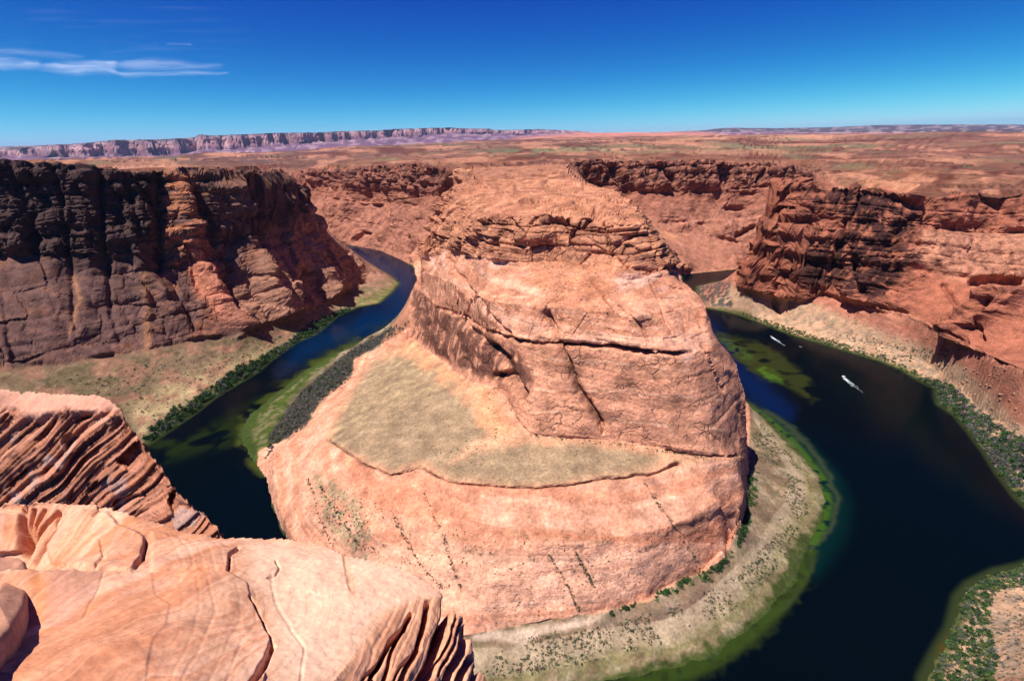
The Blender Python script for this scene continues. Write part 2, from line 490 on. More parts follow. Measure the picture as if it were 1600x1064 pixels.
# --- left wall
left_rim = [(-90, 250, 740), (0, 254, 760), (36, 255, 765), (60, 260, 770), (105, 261, 775), (150, 262, 785), (180, 266, 800), (247, 266, 830), (286, 264, 850), (319, 265, 870), (355, 270, 900), (400, 275, 960), (439, 273, 1030), (450, 277, 1060)]
rel.line(left_rim, 'Y')
rel.line([(450, 277, 1060), (475, 300, 1090), (490, 339, 1110), (520, 378, 1150), (568, 411, 1190), (605, 430, 1195)], 'Y')
rel.line([(-100, 400, 650), (0, 400, 692), (100, 400, 718), (200, 400, 752), (300, 392, 800), (400, 370, 925), (460, 362, 1025), (500, 396, 1075)], 'Y')
rel.line([(-100, 600, 62), (0, 592, 60), (30, 574, 58), (99, 572, 52), (160, 558, 50), (230, 550, 46), (300, 532, 42), (370, 525, 35), (420, 508, 28), (450, 498, 24), (480, 488, 20), (520, 470, 17), (550, 452, 15), (580, 441, 12)], Z)
rel.line([(-60, 248, 1200), (0, 250, 1200), (200, 259, 1200), (300, 260, 1300), (400, 268, 1400), (450, 268, 1500)], 'Y')
rel.line([(-100, 250, 2500), (0, 252, 2500), (200, 257, 2500), (300, 258, 2500), (450, 259, 2600)], 'Y')
rel.line([(360, 271, 1250), (372, 263, 1280), (405, 263, 1290), (416, 271, 1300)], 'Y')
# --- right headland
right_rim = [(1228, 280, 930), (1260, 296, 895), (1320, 296, 860), (1341, 290, 860), (1380, 300, 835), (1404, 306, 815), (1450, 312, 795), (1531, 300, 785), (1600, 300, 780), (1700, 300, 770)]
rel.line(right_rim, 'Y')
rel.line([(1228, 280, 930), (1215, 315, 945), (1192, 350, 960), (1172, 395, 985), (1161, 425, 1010), (1158, 435, 1030)], 'Y')
rel.line([(1205, 333, 915), (1250, 333, 880), (1310, 335, 850)], 'Y')
rel.line([(1203, 345, 895), (1250, 350, 860), (1310, 356, 832)], 'Y')
rel.line([(1400, 348, 805), (1470, 352, 775), (1600, 360, 745), (1700, 365, 730)], 'Y')
rel.line([(1440, 425, 735), (1520, 438, 705), (1600, 440, 695)], 'Y')
rel.line([(1165, 443, 12), (1200, 462, 25), (1250, 468, 38), (1290, 460, 50), (1340, 478, 50), (1370, 482, 54), (1420, 492, 57), (1480, 520, 60), (1522, 545, 60)], Z)
rel.line([(1548, 447, 600), (1600, 444, 590), (1700, 440, 575)], 'Y')
rel.line([(1548, 447, 600), (1538, 485, 592), (1530, 520, 580)], 'Y')
rel.line([(1528, 546, 62), (1560, 563, 70), (1600, 577, 75), (1700, 600, 80)], Z)
rel.line([(1535, 470, 650), (1515, 505, 650)], 'Y')
rel.line([(1170, 460, 8), (1215, 490, 9), (1270, 512, 10), (1350, 530, 12), (1450, 566, 12), (1520, 625, 14), (1600, 690, 18), (1680, 760, 22)], Z)
rel.line([(1520, 1064, 8), (1560, 990, 8), (1600, 960, 9), (1660, 900, 12), (1700, 830, 16)], Z)
rel.line([(1600, 1120, 30), (1700, 1000, 40), (1800, 850, 60)], Z)
rel.line([(1350, 279, 1150), (1450, 284, 1050), (1600, 285, 1000), (1750, 287, 980)], 'Y')
rel.line([(1330, 266, 1600), (1450, 269, 1450), (1600, 273, 1350), (1750, 275, 1300)], 'Y')
# --- plateau and the far country
rel.line([(455, 262, 2700), (560, 250, 2700), (700, 250, 2500), (800, 242, 2600), (950, 242, 2500), (1250, 245, 2400), (1400, 241, 2400), (1600, 250, 2200), (1750, 250, 2200)], 'Y')
rel.line([(-60, 253, 5000), (200, 257, 5000), (270, 257, 5000), (300, 244, 5400), (319, 238, 5600), (345, 239, 5600), (400, 250, 5000), (450, 243, 5000), (520, 238, 5000), (620, 238, 5000), (700, 237, 4600), (800, 235, 4500), (900, 234, 4500), (1100, 231, 4000), (1300, 228, 4000), (1600, 226, 4000), (1750, 226, 4000)], 'Y')
rel.line([(330, 249, 8000), (450, 238, 8000), (560, 229, 8000), (620, 227, 8000), (720, 222, 8000), (800, 223, 7500), (900, 222, 7500), (950, 221, 7500), (1050, 216, 8000), (1200, 213, 7500), (1400, 211, 7500), (1440, 208, 8000), (1480, 205, 8200), (1519, 207, 8200), (1561, 212, 8000), (1640, 213, 8000), (1750, 214, 8000)], 'Y')
rel.line([(790, 216, 12000), (830, 214, 12200), (880, 212, 12500), (925, 208.5, 13000), (950, 207, 13000), (986, 207.5, 13000), (992, 205.5, 13000), (1003, 206, 13000), (1008, 207.5, 13000), (1028, 209.3, 13000), (1101, 208.5, 14000), (1200, 206.5, 14000), (1400, 205.8, 16000)], 'Y')
verm_foot = [(-60, 252, 12000), (0, 252, 12000), (120, 255, 12500), (255, 255, 13000), (300, 247, 13500), (400, 239, 14000), (460, 233, 15000), (520, 229, 16000), (568, 223, 17000), (656, 218, 19000), (713, 213, 20000), (800, 214.5, 22000), (890, 211, 24000), (930, 210, 25000)]
verm_top = [(-60, 233, 0), (0, 233, 0), (33, 234, 0), (39, 231, 0), (72, 227, 0), (111, 225, 0), (147, 223, 0), (159, 220, 0), (210, 218, 0), (262, 219, 0), (271, 217, 0), (304, 216, 0), (310, 210.5, 0), (320, 210.5, 0), (325, 213, 0), (361, 211, 0), (400, 209.5, 0), (430, 208, 0),
            (505, 207, 0), (535, 205, 0), (595, 204, 0), (610, 202, 0), (656, 201, 0), (671, 200, 0), (710, 199.5, 0), (722, 201, 0), (767, 201.5, 0), (773, 203.5, 0), (800, 203.5, 0), (836, 202, 0), (890, 204, 0), (926, 207, 0)]
fx_ = [p[0] for p in verm_foot]
rel.line(verm_foot, 'Y')
def foot_at(x): return np.interp(x, fx_, [p[1] for p in verm_foot]), np.interp(x, fx_, [p[2] for p in verm_foot])
vt, vm = [], []
for x in np.arange(-60, 930, 6):
    y = np.interp(x, [p[0] for p in verm_top], [p[1] for p in verm_top])
    fy, fY = foot_at(x)
    wob = 250 * math.sin(x * 0.13) + 180 * math.sin(x * 0.31 + 1) + 120 * math.sin(x * .73)
    vt.append((x, y, fY + 1500 + wob))
    vm.append((x, fy + (y - fy) * 0.30, fY + 1000 + wob))
rel.line(vt, 'Y'); rel.line(vm, 'Y')
rel.line([(1090, 209, 28000), (1300, 206, 30000), (1480, 207, 30000), (1600, 209, 30000), (1750, 210, 30000)], 'Y')
rel.line([(1101, 207, 29500), (1116, 201.5, 30500), (1146, 199.5, 30500), (1200, 200.5, 31000), (1300, 199, 31500), (1371, 195.5, 31500), (1455, 195, 31500), (1546, 194.5, 31500), (1600, 195, 31500), (1750, 196, 31500)], 'Y')
rel.solve()
_w = rel.g.copy(); _u = rel.u0 + np.arange(rel.nu) * rel.d
_b = blur2(rel.g, 4); _b = blur2(_b, 3)
_Rg = np.exp(_u)[None, :]
_m = (_Rg > 620) & (_Rg < 10500) & (rel.g > 205) & (np.abs(rel.g - _b) < np.where(_Rg > 1700, 6.0, 1.6))
_mw = blur2(_m.astype(float), 2)
rel.g = _w * (1 - _mw) + _b * _mw

NC, NR = 1010, 800
P = adaptive(rel, -math.radians(57.5), math.radians(57.5), NC, NR, 97, 56000, blur=11)
X, Y, Zz = P[..., 0], P[..., 1], P[..., 2]
R = np.hypot(X, Y)
PX, PY = proj(X, Y, Zz)
N = grid_normals(blur2(P, 1))
steep = 1 - N[..., 2]
pix = np.sqrt(R ** 2 + (Zz - H) ** 2) / 512.0

dry = R < 2800
pen = np.zeros(X.shape, bool)
pen[dry] = in_poly(X[dry], Y[dry], inner_w + [(-1800, 2600), (1500, 2600)])      # the river's inner side
wet_v = np.zeros(X.shape, bool); wet_v[dry] = in_poly(X[dry], Y[dry], river_poly)
shd = np.full(X.shape, 1e5)
shd[dry] = np.minimum(seg_dist(X[dry], Y[dry], inner_w), seg_dist(X[dry], Y[dry], outer_w))

_ja = np.clip(PY - 250, 0, 400) / 400 * 3.2 + 0.4
PX0, PY0 = PX, PY
PX = PX + _ja * (noise3(X / 14, Y / 14, Zz / 14) + 0.6 * noise3(X / 5, Y / 5, Zz / 5)); PY = PY + _ja * (noise3(X / 14 + 31, Y / 14, Zz / 14) + 0.6 * noise3(X / 5, Y / 5 + 9, Zz / 5))
sp = lambda poly, f=8: soft_poly(PX, PY, poly, f)
butte_px = [(400, 700), (442, 687), (478, 663), (499, 626), (550, 584), (553, 560), (580, 548), (610, 530), (640, 512), (640, 470), (640, 380), (660, 340), (690, 290), (735, 255), (895, 250), (1000, 290), (1005, 345), (1075, 430), (1110, 480), (1170, 570), (1172, 650)] + [(p[0], p[1]) for p in skirt_base[2:]] + [(400, 860)]
m_butte = sp(butte_px, 3) * pen * (R < 1400)
n3_ = fbm3(X / 9, Y / 9, Zz / 9, 3)
m_terr = sp([(505, 690), (530, 640), (560, 590), (590, 555), (640, 530), (680, 560), (737, 603), (765, 605), (800, 660), (830, 682), (950, 690), (1080, 712), (1150, 715), (1060, 726), (1016, 742), (929, 749), (872, 759), (824, 762), (760, 757), (700, 752), (656, 729), (610, 741), (562, 720)], 5) * m_butte
m_stack = sp([(660, 400), (640, 380), (660, 340), (735, 250), (895, 250), (1010, 320), (1080, 425), (1025, 431), (980, 434), (893, 419), (800, 413), (701, 392)], 5) * m_butte
m_tierU = sp([(640, 400), (671, 389), (731, 404), (800, 413), (893, 419), (980, 434), (1056, 422), (1110, 480), (1110, 548), (1025, 545), (872, 531), (812, 528), (750, 512), (680, 475), (640, 440)], 4) * m_butte
m_tierL = sp([(640, 440), (680, 480), (750, 516), (872, 535), (1025, 549), (1110, 552), (1165, 600), (1160, 713), (950, 687), (830, 677), (761, 598), (640, 527)], 4) * m_butte
m_skirt = np.clip(m_butte - m_terr - m_stack - m_tierU - m_tierL, 0, 1)
m_bar = np.clip(pen * (1 - m_butte) * (R < 1000), 0, 1) * (Zz < 40)
outer_side = (~pen) & (~wet_v) & (R < 2700)
m_left = outer_side & (X < -100) & (Y < 1300)
m_right = outer_side & (X > 100)
m_wall_L = m_left & (Zz > 30) & (steep > 0.12)
m_talL = sp([(-100, 600), (30, 572), (99, 572), (160, 558), (230, 550), (300, 532), (370, 525), (420, 508), (480, 488), (550, 452), (640, 425), (640, 480), (500, 540), (235, 700), (0, 900), (-200, 900)], 9) * m_left
m_headR = sp([(1228, 270), (1260, 290), (1341, 285), (1404, 300), (1700, 290), (1700, 600), (1600, 577), (1560, 563), (1522, 545), (1480, 520), (1420, 492), (1370, 482), (1290, 460), (1250, 468), (1200, 462), (1150, 445), (1180, 350)], 6) * m_right * (Y < 1100)
m_talR = np.clip(m_right * (Y < 1100) * (R < 1150) - m_headR, 0, 1) * (Zz < 110)
m_farwall = (pen & (R > 1150) & (R < 2200) & (steep > 0.12)) * 1.0
m_flat = (R > 700) & (steep < 0.10) & (Zz > 150)

# --- carve and build out
_vd = np.stack([X, Y, Zz - H], -1); _vd /= np.linalg.norm(_vd, axis=-1, keepdims=True)
pr = pix / np.maximum(np.abs((_vd * grid_normals(blur2(P, 3))).sum(-1)), 0.02)
def amp(lam):      # beds thinner than a few steps of the mesh are left to the material
    return sstep(1.2, 3.0, lam / pix) * sstep(0.4, 1.6, lam / pr)
Nh = N.copy(); Nh[..., 2] *= 0.45
Nh /= np.linalg.norm(Nh, axis=-1, keepdims=True)
st = sstep(0.10, 0.42, steep)
lw = fbm2(X / 170, Y / 170, 2); wa = noise3(X / 40, Y / 40, Zz / 40); wb = noise3(X / 40 + 50, Y / 40, Zz / 40)
xw, yw, zw = X + 8 * wa, Y + 8 * wb, Zz + 5 * lw + 0.03 * X + 1.5 * wa
zl = zw
rib = fbm2(X / 70, Y / 70, 3)
D = np.zeros(X.shape)
rough3 = fbm3(X / 30, Y / 30, Zz / 22, 3) * (0.25 + 0.75 * amp(30))
fine3 = noise3(X / 7, Y / 7, Zz / 5) * amp(7) + 0.5 * noise3(X / 3, Y / 3, Zz / 2.2) * amp(3)
bl1 = blocks(xw, yw, zw, 34, 60, 1, 0.75) * amp(34); bl2 = blocks(xw + 3 * wb, yw, zw, 15, 17, 2, 0.3) * amp(15); bl3 = blocks(xw, yw + 3 * wa, zw, 6.5, 6, 3, 1.1) * amp(5)
bedA = layers(zl / 16, 1); bedB = layers(zl / 6.5, 2); bedC = layers(zl / 2.4, 3)
mL = (m_left & (R < 1500)) * 1.0 * st * (1 - m_talL)
upL = sstep(130, 190, Zz)
D += mL * (rib * 12 + 26 * fbm2(X / 115 + 4, Y / 115, 2) + 4 * rough3 + (14 + 6 * upL) * bl1 + (3 + 6 * upL) * bl2 + (0.8 + 2.5 * upL) * bl3 + 5 * bedA * upL + 2.5 * bedB * upL + (0.3 + upL) * bedC * amp(2.4) + 0.9 * fine3)
mF = m_farwall
upF = sstep(150, 190, Zz)
D += mF * st * (fbm2(X / 130, Y / 130, 3) * 30 + 5 * rough3 + 16 * bl1 * (.3 + upF) + 7 * bl2 * (.25 + upF) + 5 * bedA * (.3 + upF) + 2 * bedB * amp(6) * upF + 1.0 * fine3)
mH = m_headR * st
rgt = sstep(1400, 1480, PX)
D += mH * (rib * 12 + 22 * fbm2(X / 105, Y / 105, 2) + 6 * rough3 + (12 - 6 * rgt) * bl1 + (6 - 4 * rgt) * bl2 + (1.6 - rgt) * bl3 + 6 * bedA + (1.5 - rgt) * bedB + 0.5 * bedC * amp(2.4) + 1.0 * fine3)
sz_ = Zz + 3 * noise3(X / 45, Y / 45, Zz / 45) + 2.2 * rough3
ss = 0.45 + 0.55 * st
m_top = m_stack * sstep(322, 296, PY)
D += m_stack * (1 - 0.75 * sp([(800, 390), (880, 375), (940, 400), (950, 440), (800, 430)], 14)) * (rough3 * 5.5 * ss + (2.6 * layers(sz_ / 11, 4) + 1.0 * layers(sz_ / 3.1, 5) * amp(3)) * ss * (1 - .6 * m_top) + (13 * blocks(xw + 4 * wb, yw, sz_ + 3 * wa, 30, 17, 5, 0.4) + 4.5 * blocks(xw, yw, sz_, 11, 7, 6, 1.0)) * ss * (1 - m_top) + 0.6 * fine3 - 6.5 * ss)

D += m_tierU * (rib * 5 + 2.0 * rough3 + 0.6 * layers((Zz + 2 * lw) / 11, 6) + 0.35 * fine3 + 1.2 * bl2)
D += m_tierL * (rib * 5 + 1.8 * rough3 + 1.0 * sstep(-.4, .5, wb) * layers((Zz + 0.06 * X + 3 * lw) / 17, 7) + 0.15 * layers((Zz + .09 * X) / 4.3, 8) + 0.3 * fine3)
D += m_skirt * (rough3 * 2.2 + 0.5 * sstep(-.4, .5, wa) * layers((Zz + 3 * lw) / 9, 9) + 0.3 * fine3)
D += m_terr * (rough3 * 0.8 + 0.12 * fine3)
tal = np.clip(m_talL + m_talR, 0, 1)
gl = m_flat & (R < 2600)
D += gl * (3.0 * fbm2(X / 120, Y / 120, 2) * amp(90) + 1.0 * bl3)
# drawn-in features: joints, undercut ledges, hollows
def groove(pts, width, depth, m=1.0):
    global D
    D = D - depth * soft_line(PX, PY, pts, width) * m
gb = m_butte
groove([(812, 532), (851, 537), (872, 535)], 2.2, 5, gb)
groove([(872, 536), (896, 539), (956, 541), (992, 548), (1025, 550), (1055, 553), (1083, 551)], 3.0, 9, gb)
groove([(960, 541), (992, 549), (1020, 551)], 4.0, 6, gb)
groove([(857, 488), (866, 510), (872, 527), (880, 548), (890, 569), (905, 608), (920, 632), (932, 648), (938, 662)], 4.5, 8, gb)
groove([(936, 655), (942, 675)], 2.2, 3, gb)
groove([(968, 475), (985, 492), (1000, 510), (1012, 533)], 2.0, 3, gb)
groove([(680, 480), (730, 497), (752, 517), (800, 526), (812, 532)], 2.5, 5, gb)
groove([(700, 405), (735, 455), (760, 490), (800, 520)], 3, 3, gb)
groove([(925, 440), (950, 470), (965, 495)], 2, 2, gb)
groove([(1015, 440), (1040, 490), (1052, 520)], 2, 2, gb)
groove([(1105, 552), (1118, 585), (1128, 610)], 2.5, 3, gb)
groove([(765, 545), (780, 560), (800, 585), (820, 612)], 7, 6, gb)
groove([(775, 588), (790, 586), (806, 596), (820, 615)], 5, 11, gb)
groove([(720, 500), (735, 520), (760, 540), (790, 560)], 6, 5, gb)
groove([(868, 345), (880, 350), (885, 362)], 8, 9, gb)
groove([(900, 318), (935, 316)], 4, 6, gb)
groove([(868, 345), (872, 380), (875, 400)], 2, 3, gb)
groove([(930, 335), (950, 350)], 4, 6, gb)
groove([(p[0], p[1] + 1) for p in terrace_edge[:-2]], 2.2, 4.5, gb)
groove([(1045, 705), (1100, 711), (1152, 713)], 1.8, 3.5, gb)
groove([(700, 815), (760, 850), (780, 955)], 0.1, 0, gb)
for ln in ([(660, 770), (690, 830), (722, 925)], [(612, 800), (655, 880), (690, 920)], [(858, 870), (885, 910), (905, 955)], [(900, 865), (928, 915)], [(1010, 760), (1050, 815), (1085, 870), (1098, 900)], [(480, 750), (510, 830), (520, 850)]):
    groove(ln, 1.6, 0.8, gb)
gw = mL
for ln, w_, d_ in (([(97, 258), (108, 330), (112, 420), (118, 520)], 5, 14), ([(155, 262), (160, 330), (168, 400), (172, 470)], 5, 13), ([(247, 268), (250, 330), (248, 420)], 6, 16),
                   ([(303, 300), (318, 340), (325, 380)], 7, 16), ([(345, 380), (358, 430), (368, 480)], 6, 12), ([(372, 290), (392, 350), (400, 390)], 6, 12), ([(466, 425), (472, 470)], 7, 16),
                   ([(170, 475), (195, 474), (220, 468)], 3, 6), ([(172, 480), (180, 510), (186, 535)], 4, 9), ([(5, 460), (12, 520), (22, 560)], 5, 9), ([(30, 280), (50, 330), (60, 400)], 8, 13), ([(200, 290), (215, 360)], 8, 13)):
    groove(ln, w_, d_, gw)
for ln, w_, d_ in (([(350, 290), (372, 370), (400, 440), (430, 500)], 10, -13), ([(200, 330), (215, 400), (262, 470), (300, 530)], 11, -12), ([(460, 330), (475, 380), (500, 430), (520, 465)], 9, -12), ([(285, 290), (298, 380), (340, 450), (388, 525)], 16, -20), ([(80, 400), (90, 570)], 18, -10), ([(140, 270), (140, 420), (125, 520)], 14, -10), ([(425, 290), (440, 380), (455, 430)], 9, -12),
                   ([(395, 430), (430, 480), (445, 515)], 10, -12), ([(500, 385), (520, 430), (512, 465)], 8, -8), ([(215, 400), (228, 480), (235, 560)], 9, -9)):
    groove(ln, w_, d_, gw)
gh = m_headR
for ln, w_, d_ in (([(1262, 300), (1320, 300)], 5, 13), ([(1322, 300), (1324, 340), (1300, 420)], 6, 12), ([(1345, 300), (1400, 312), (1430, 325)], 6, 15), ([(1400, 370), (1390, 420), (1380, 460)], 10, 16),
                   ([(1425, 375), (1440, 400)], 7, 12), ([(1330, 400), (1345, 440), (1360, 465)], 8, 13), ([(1465, 356), (1530, 357), (1600, 362)], 4, 12), ([(1520, 442), (1550, 438), (1588, 441)], 5, 15),
                   ([(1535, 298), (1600, 304)], 4, 9), ([(1565, 315), (1585, 335), (1600, 345)], 5, 9), ([(1475, 446), (1490, 470), (1505, 490)], 4, 8), ([(1545, 470), (1538, 500), (1536, 530)], 6, 12),
                   ([(1160, 400), (1200, 400)], 4, 6), ([(1225, 420), (1245, 440)], 5, 8)):
    groove(ln, w_, d_, gh)
gf = mF
for ln, w_, d_ in (([(897, 256), (915, 275), (920, 285)], 5, 18), ([(955, 262), (975, 290), (985, 300)], 6, 30), ([(1030, 262), (1050, 285)], 5, 22), ([(1150, 370), (1180, 355)], 4, 18), ([(550, 375), (562, 361), (575, 366)], 2.2, 22),
                   ([(525, 300), (545, 268)], 4, 16), ([(665, 360), (690, 300), (715, 285)], 5, 25), ([(600, 300), (610, 330)], 4, 12), ([(1140, 325), (1165, 325)], 4, 20)):
    groove(ln, w_, d_, gf)
fadef = 1 - sstep(2300, 2900, R)
gq = sstep(0.04, 0.30, pix / pr)
D *= np.where((steep > 0.12) & (R > 600), 0.3 + 0.7 * gq, 1.0)
D *= np.where(wet_v, 0, 1) * sstep(0, 14, np.where(wet_v, 0, shd)) * fadef
# far country: gullied scarps
far = sstep(2300, 3200, R)
azm = np.arctan2(X, Y)
mV = far * (R > 10500) * sstep(0.012, 0.06, steep)
Dv = mV * (420 * (fbm2(azm * 40, azm * 0 + 3.3, 4)) + 25 * fbm2(azm * 230, azm * 0 + 1.1, 3) + 160 * layers((Zz - 200) / 110, 11))
D2 = sstep(1300, 2600, R) * (R < 10500) * (13 * fbm2(X / 620, Y / 620, 2) * (1 - sstep(3000, 4500, R)) + 26 * fbm2(X / 1500, Y / 1500, 3) * amp(700) * sstep(1800, 4000, R) + 22 * sstep(0.1, 0.6, fbm2(X / 1900 + 7, Y / 1900, 3)) * sstep(2500, 4000, R))
Nv = -np.stack([X / R, Y / R, 0 * R], -1)
P2 = P + Nh * D[..., None] + Nv * Dv[..., None]
P2[..., 2] += D2
def terrace(z, T, w=0.22):
    f = z / T; i = np.floor(f)
    return T * (i + sstep(1 - w, 1, f - i)) - z + 0.5 * T
zt = P2[..., 2]
zs1 = Zz + 4.5 * fbm2(X / 160, Y / 160, 2)
top_w = m_top * (R < 1250)
P2[..., 2] += top_w * terrace(zs1, 4.2, 0.16)
riser = top_w * sstep(.80, .9, zs1 / 4.2 - np.floor(zs1 / 4.2))
pw = np.clip(m_flat, 0, 1) * (R > 650) * (1 - m_top)
rel2 = sstep(820, 1150, R) * (1 - sstep(2600, 3400, R)) * (13 * fbm2(X / 360 + 2, Y / 360, 2) + 3.5 * noise2(X / 130, Y / 130) * (1 - sstep(1600, 2200, R)))
P2[..., 2] += pw * rel2
zs2 = Zz + rel2 + 4 * fbm2(X / 420, Y / 420, 2)
w2 = pw * (1 - sstep(2600, 3400, R))
P2[..., 2] += w2 * terrace(zs2, 7.0, 0.15)
riser = np.maximum(riser, w2 * sstep(.78, .88, zs2 / 7.0 - np.floor(zs2 / 7.0)))
zs3 = P[..., 2] + D2 + 14 * fbm2(X / 1400, Y / 1400, 2)
w3 = pw * sstep(2600, 3400, R) * (1 - sstep(8500, 10400, R))
P2[..., 2] += w3 * terrace(zs3, 15.0, 0.15)
riser = np.maximum(riser, w3 * sstep(.76, .86, zs3 / 15.0 - np.floor(zs3 / 15.0)))
P2[..., 2] += tal * (R < 1500) * sstep(3, 20, shd) * (1.6 * rough3 + 0.5 * fine3 + 1.8 * m_talL * np.maximum(0, noise3(X / 11, Y / 11, Zz / 30)) * amp(9))
shore_n = 0.55 * noise2(X / 16, Y / 16) + 0.35 * noise2(X / 6, Y / 6)
P2[..., 2] += shore_n * np.exp(-(shd / 14) ** 2) * (R < 1500)
P2[..., 2] += (outer_side | (pen & (m_butte < 0.5))) * (R < 1200) * (~wet_v) * sstep(0, 10, shd) * 0.35 * fine3
N2 = grid_normals(P2)
sl2 = 1 - N2[..., 2]

# ---------------------------------------------------------------- what the ground is made of
C = np.empty(X.shape + (3,))
C[:] = (0.40, 0.215, 0.14)
def lay(c, w):
    global C
    c = np.asarray(c)
    C = C * (1 - w[..., None]) + c * w[..., None]
n1 = fbm2(X / 140, Y / 140, 4) * 0.5 + 0.5
n2 = fbm3(X / 26, Y / 26, Zz / 10, 4) * 0.5 + 0.5
n3 = fbm3(X / 9, Y / 9, Zz / 9, 3) * 0.5 + 0.5
streak = fbm3(X / 7, Y / 7, Zz / 90, 4) * 0.5 + 0.5
band = layers(zl / 5 + n1 * 1.2, 12)
bandf = layers(zl / 1.7 + n1 * 1.5, 13)
lbank0 = [(224, 690), (236, 668), (262, 650), (300, 628), (345, 592), (400, 562), (450, 535), (490, 505), (545, 478), (552, 487), (495, 523), (418, 569), (361, 608), (301, 650), (236, 694)]
# walls
lay((0.20, 0.115, 0.095), (m_left & (R < 2400)) * 1.0)
lay((0.30, 0.15, 0.09), (m_left) * sstep(0.55, 0.75, n2) * 0.7)
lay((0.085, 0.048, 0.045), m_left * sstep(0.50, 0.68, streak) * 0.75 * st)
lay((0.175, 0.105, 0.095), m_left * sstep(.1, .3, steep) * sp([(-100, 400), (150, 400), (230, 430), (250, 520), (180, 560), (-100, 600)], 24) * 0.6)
lay((0.07, 0.042, 0.04), m_left * sstep(.1, .3, steep) * sp([(-100, 240), (245, 240), (250, 330), (240, 400), (100, 430), (-100, 440)], 24) * 0.75)  # upper wall: black varnish, with the wall's shade darkened into the colour
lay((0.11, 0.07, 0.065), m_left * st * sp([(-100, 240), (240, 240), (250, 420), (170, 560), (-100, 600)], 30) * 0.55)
lay((0.42, 0.20, 0.12), m_left * st * sp([(250, 270), (300, 270), (318, 370), (385, 520), (340, 530), (290, 430), (250, 400)], 10) * sstep(.3, .5, n2) * 0.85)
lay((0.48, 0.22, 0.15), m_left * st * sp([(290, 375), (325, 385), (350, 440), (385, 525), (350, 520), (305, 450)], 6) * 0.8)
lay((0.42, 0.25, 0.18), m_left * sp([(385, 410), (420, 365), (480, 325), (530, 380), (610, 435), (500, 490), (420, 515), (385, 480)], 12) * sstep(.2, .45, n2) * 0.9)  # river end of the wall: sunlit look painted in as paler rock
lay((0.36, 0.20, 0.14), m_left * st * sp([(380, 370), (500, 330), (620, 430), (420, 520), (350, 500)], 20) * 0.6)
lay((0.34, 0.19, 0.11), m_left * soft_line(PX, PY, [(115, 430), (125, 470), (110, 520)], 4) * .8)
lay((0.34, 0.19, 0.11), m_left * soft_line(PX, PY, [(225, 430), (232, 480), (228, 560)], 6) * .8)
lay((0.21, 0.155, 0.10), m_talL * 0.95)
lay((0.13, 0.105, 0.06), m_talL * sstep(.42, .62, n3 * .5 + n1 * .5) * .7)
lay((0.36, 0.28, 0.17), m_talL * sp([(200, 640), (260, 600), (340, 570), (400, 545), (470, 515), (560, 465), (620, 440), (620, 470), (520, 500), (400, 590), (230, 700)], 16) * 0.8)
lay((0.30, 0.165, 0.12), m_talL * sstep(0.52, 0.66, n2) * 0.6)
lay((0.07, 0.075, 0.04), outer_side * (sp(lbank0, 4) + sp([(1440, 592), (1475, 596), (1500, 615), (1540, 650), (1620, 700), (1640, 800), (1600, 795), (1564, 745), (1519, 680), (1468, 634)], 5) + sp([(1450, 1070), (1470, 1030), (1490, 985), (1502, 938), (1525, 910), (1600, 885), (1620, 905), (1550, 930), (1545, 980), (1560, 1020), (1550, 1070)], 5)) * .75)
# headland
lay((0.34, 0.15, 0.10), m_headR)
lay((0.30, 0.13, 0.085), m_headR * sstep(0.45, 0.7, n2) * 0.6)
lay((0.46, 0.26, 0.18), m_headR * sp([(1440, 360), (1700, 360), (1700, 440), (1500, 440), (1420, 410)], 10) * 0.7)
lay((0.055, 0.026, 0.026), m_headR * sp([(1265, 298), (1350, 292), (1420, 315), (1440, 350), (1400, 380), (1440, 400), (1400, 450), (1370, 480), (1300, 440), (1260, 450), (1250, 400), (1330, 360), (1315, 330), (1270, 320)], 10) * sstep(0.34, 0.50, streak * 0.6 + n2 * 0.4) * 0.92)
lay((0.13, 0.06, 0.05), m_headR * sstep(0.58, 0.72, streak) * 0.6 * st)
lay((0.36, 0.18, 0.13), m_talR)
lay((0.34, 0.155, 0.105), m_talR * sstep(.5, .7, n2) * 0.6)
bankR = sp([(1150, 445), (1260, 470), (1330, 500), (1440, 540), (1500, 570), (1620, 690), (1700, 1064), (1440, 1064), (1480, 900), (1600, 850), (1460, 600), (1200, 512), (1100, 480)], 10) * m_talR
lay((0.43, 0.32, 0.22), bankR * 0.7)
lay((0.16, 0.145, 0.12), bankR * sstep(0.48, 0.6, n3) * 0.5)
lay((0.07, 0.065, 0.06), sp([(1086, 445), (1120, 438), (1145, 442), (1138, 462), (1150, 478), (1110, 480), (1092, 465)], 3) * outer_side * sstep(0.35, 0.5, n3) * 0.85)
# far walls and plateau
lay((0.31, 0.15, 0.105), m_farwall)
lay((0.15, 0.075, 0.065), m_farwall * sstep(0.42, 0.62, streak) * sstep(165, 200, Zz) * 0.85)
lay((0.38, 0.20, 0.145), m_farwall * (1 - sstep(100, 160, Zz)) * 0.7)
lay((0.33, 0.165, 0.105), gl * 1.0)
lay((0.30, 0.14, 0.09), gl * sstep(0.5, 0.7, n2) * 0.6)
lay((0.43, 0.25, 0.17), gl * sstep(0.55, 0.75, band) * 0.6)
spk0 = fbm3(X / 12, Y / 12, Zz / 12, 2)
lay((0.50, 0.275, 0.19), m_butte)
lay((0.43, 0.225, 0.145), m_stack)
lay((0.31, 0.15, 0.10), m_stack * sstep(0.45, 0.7, n2) * 0.65)
lay((0.56, 0.34, 0.25), (m_tierU + m_skirt * 0.8) * sstep(0.45, 0.65, n2) * 0.7)
lay((0.45, 0.21, 0.13), (m_tierU + m_skirt + m_tierL) * sstep(0.5, 0.7, band) * 0.5)
lay((0.50, 0.27, 0.18), m_tierL * 0.6)
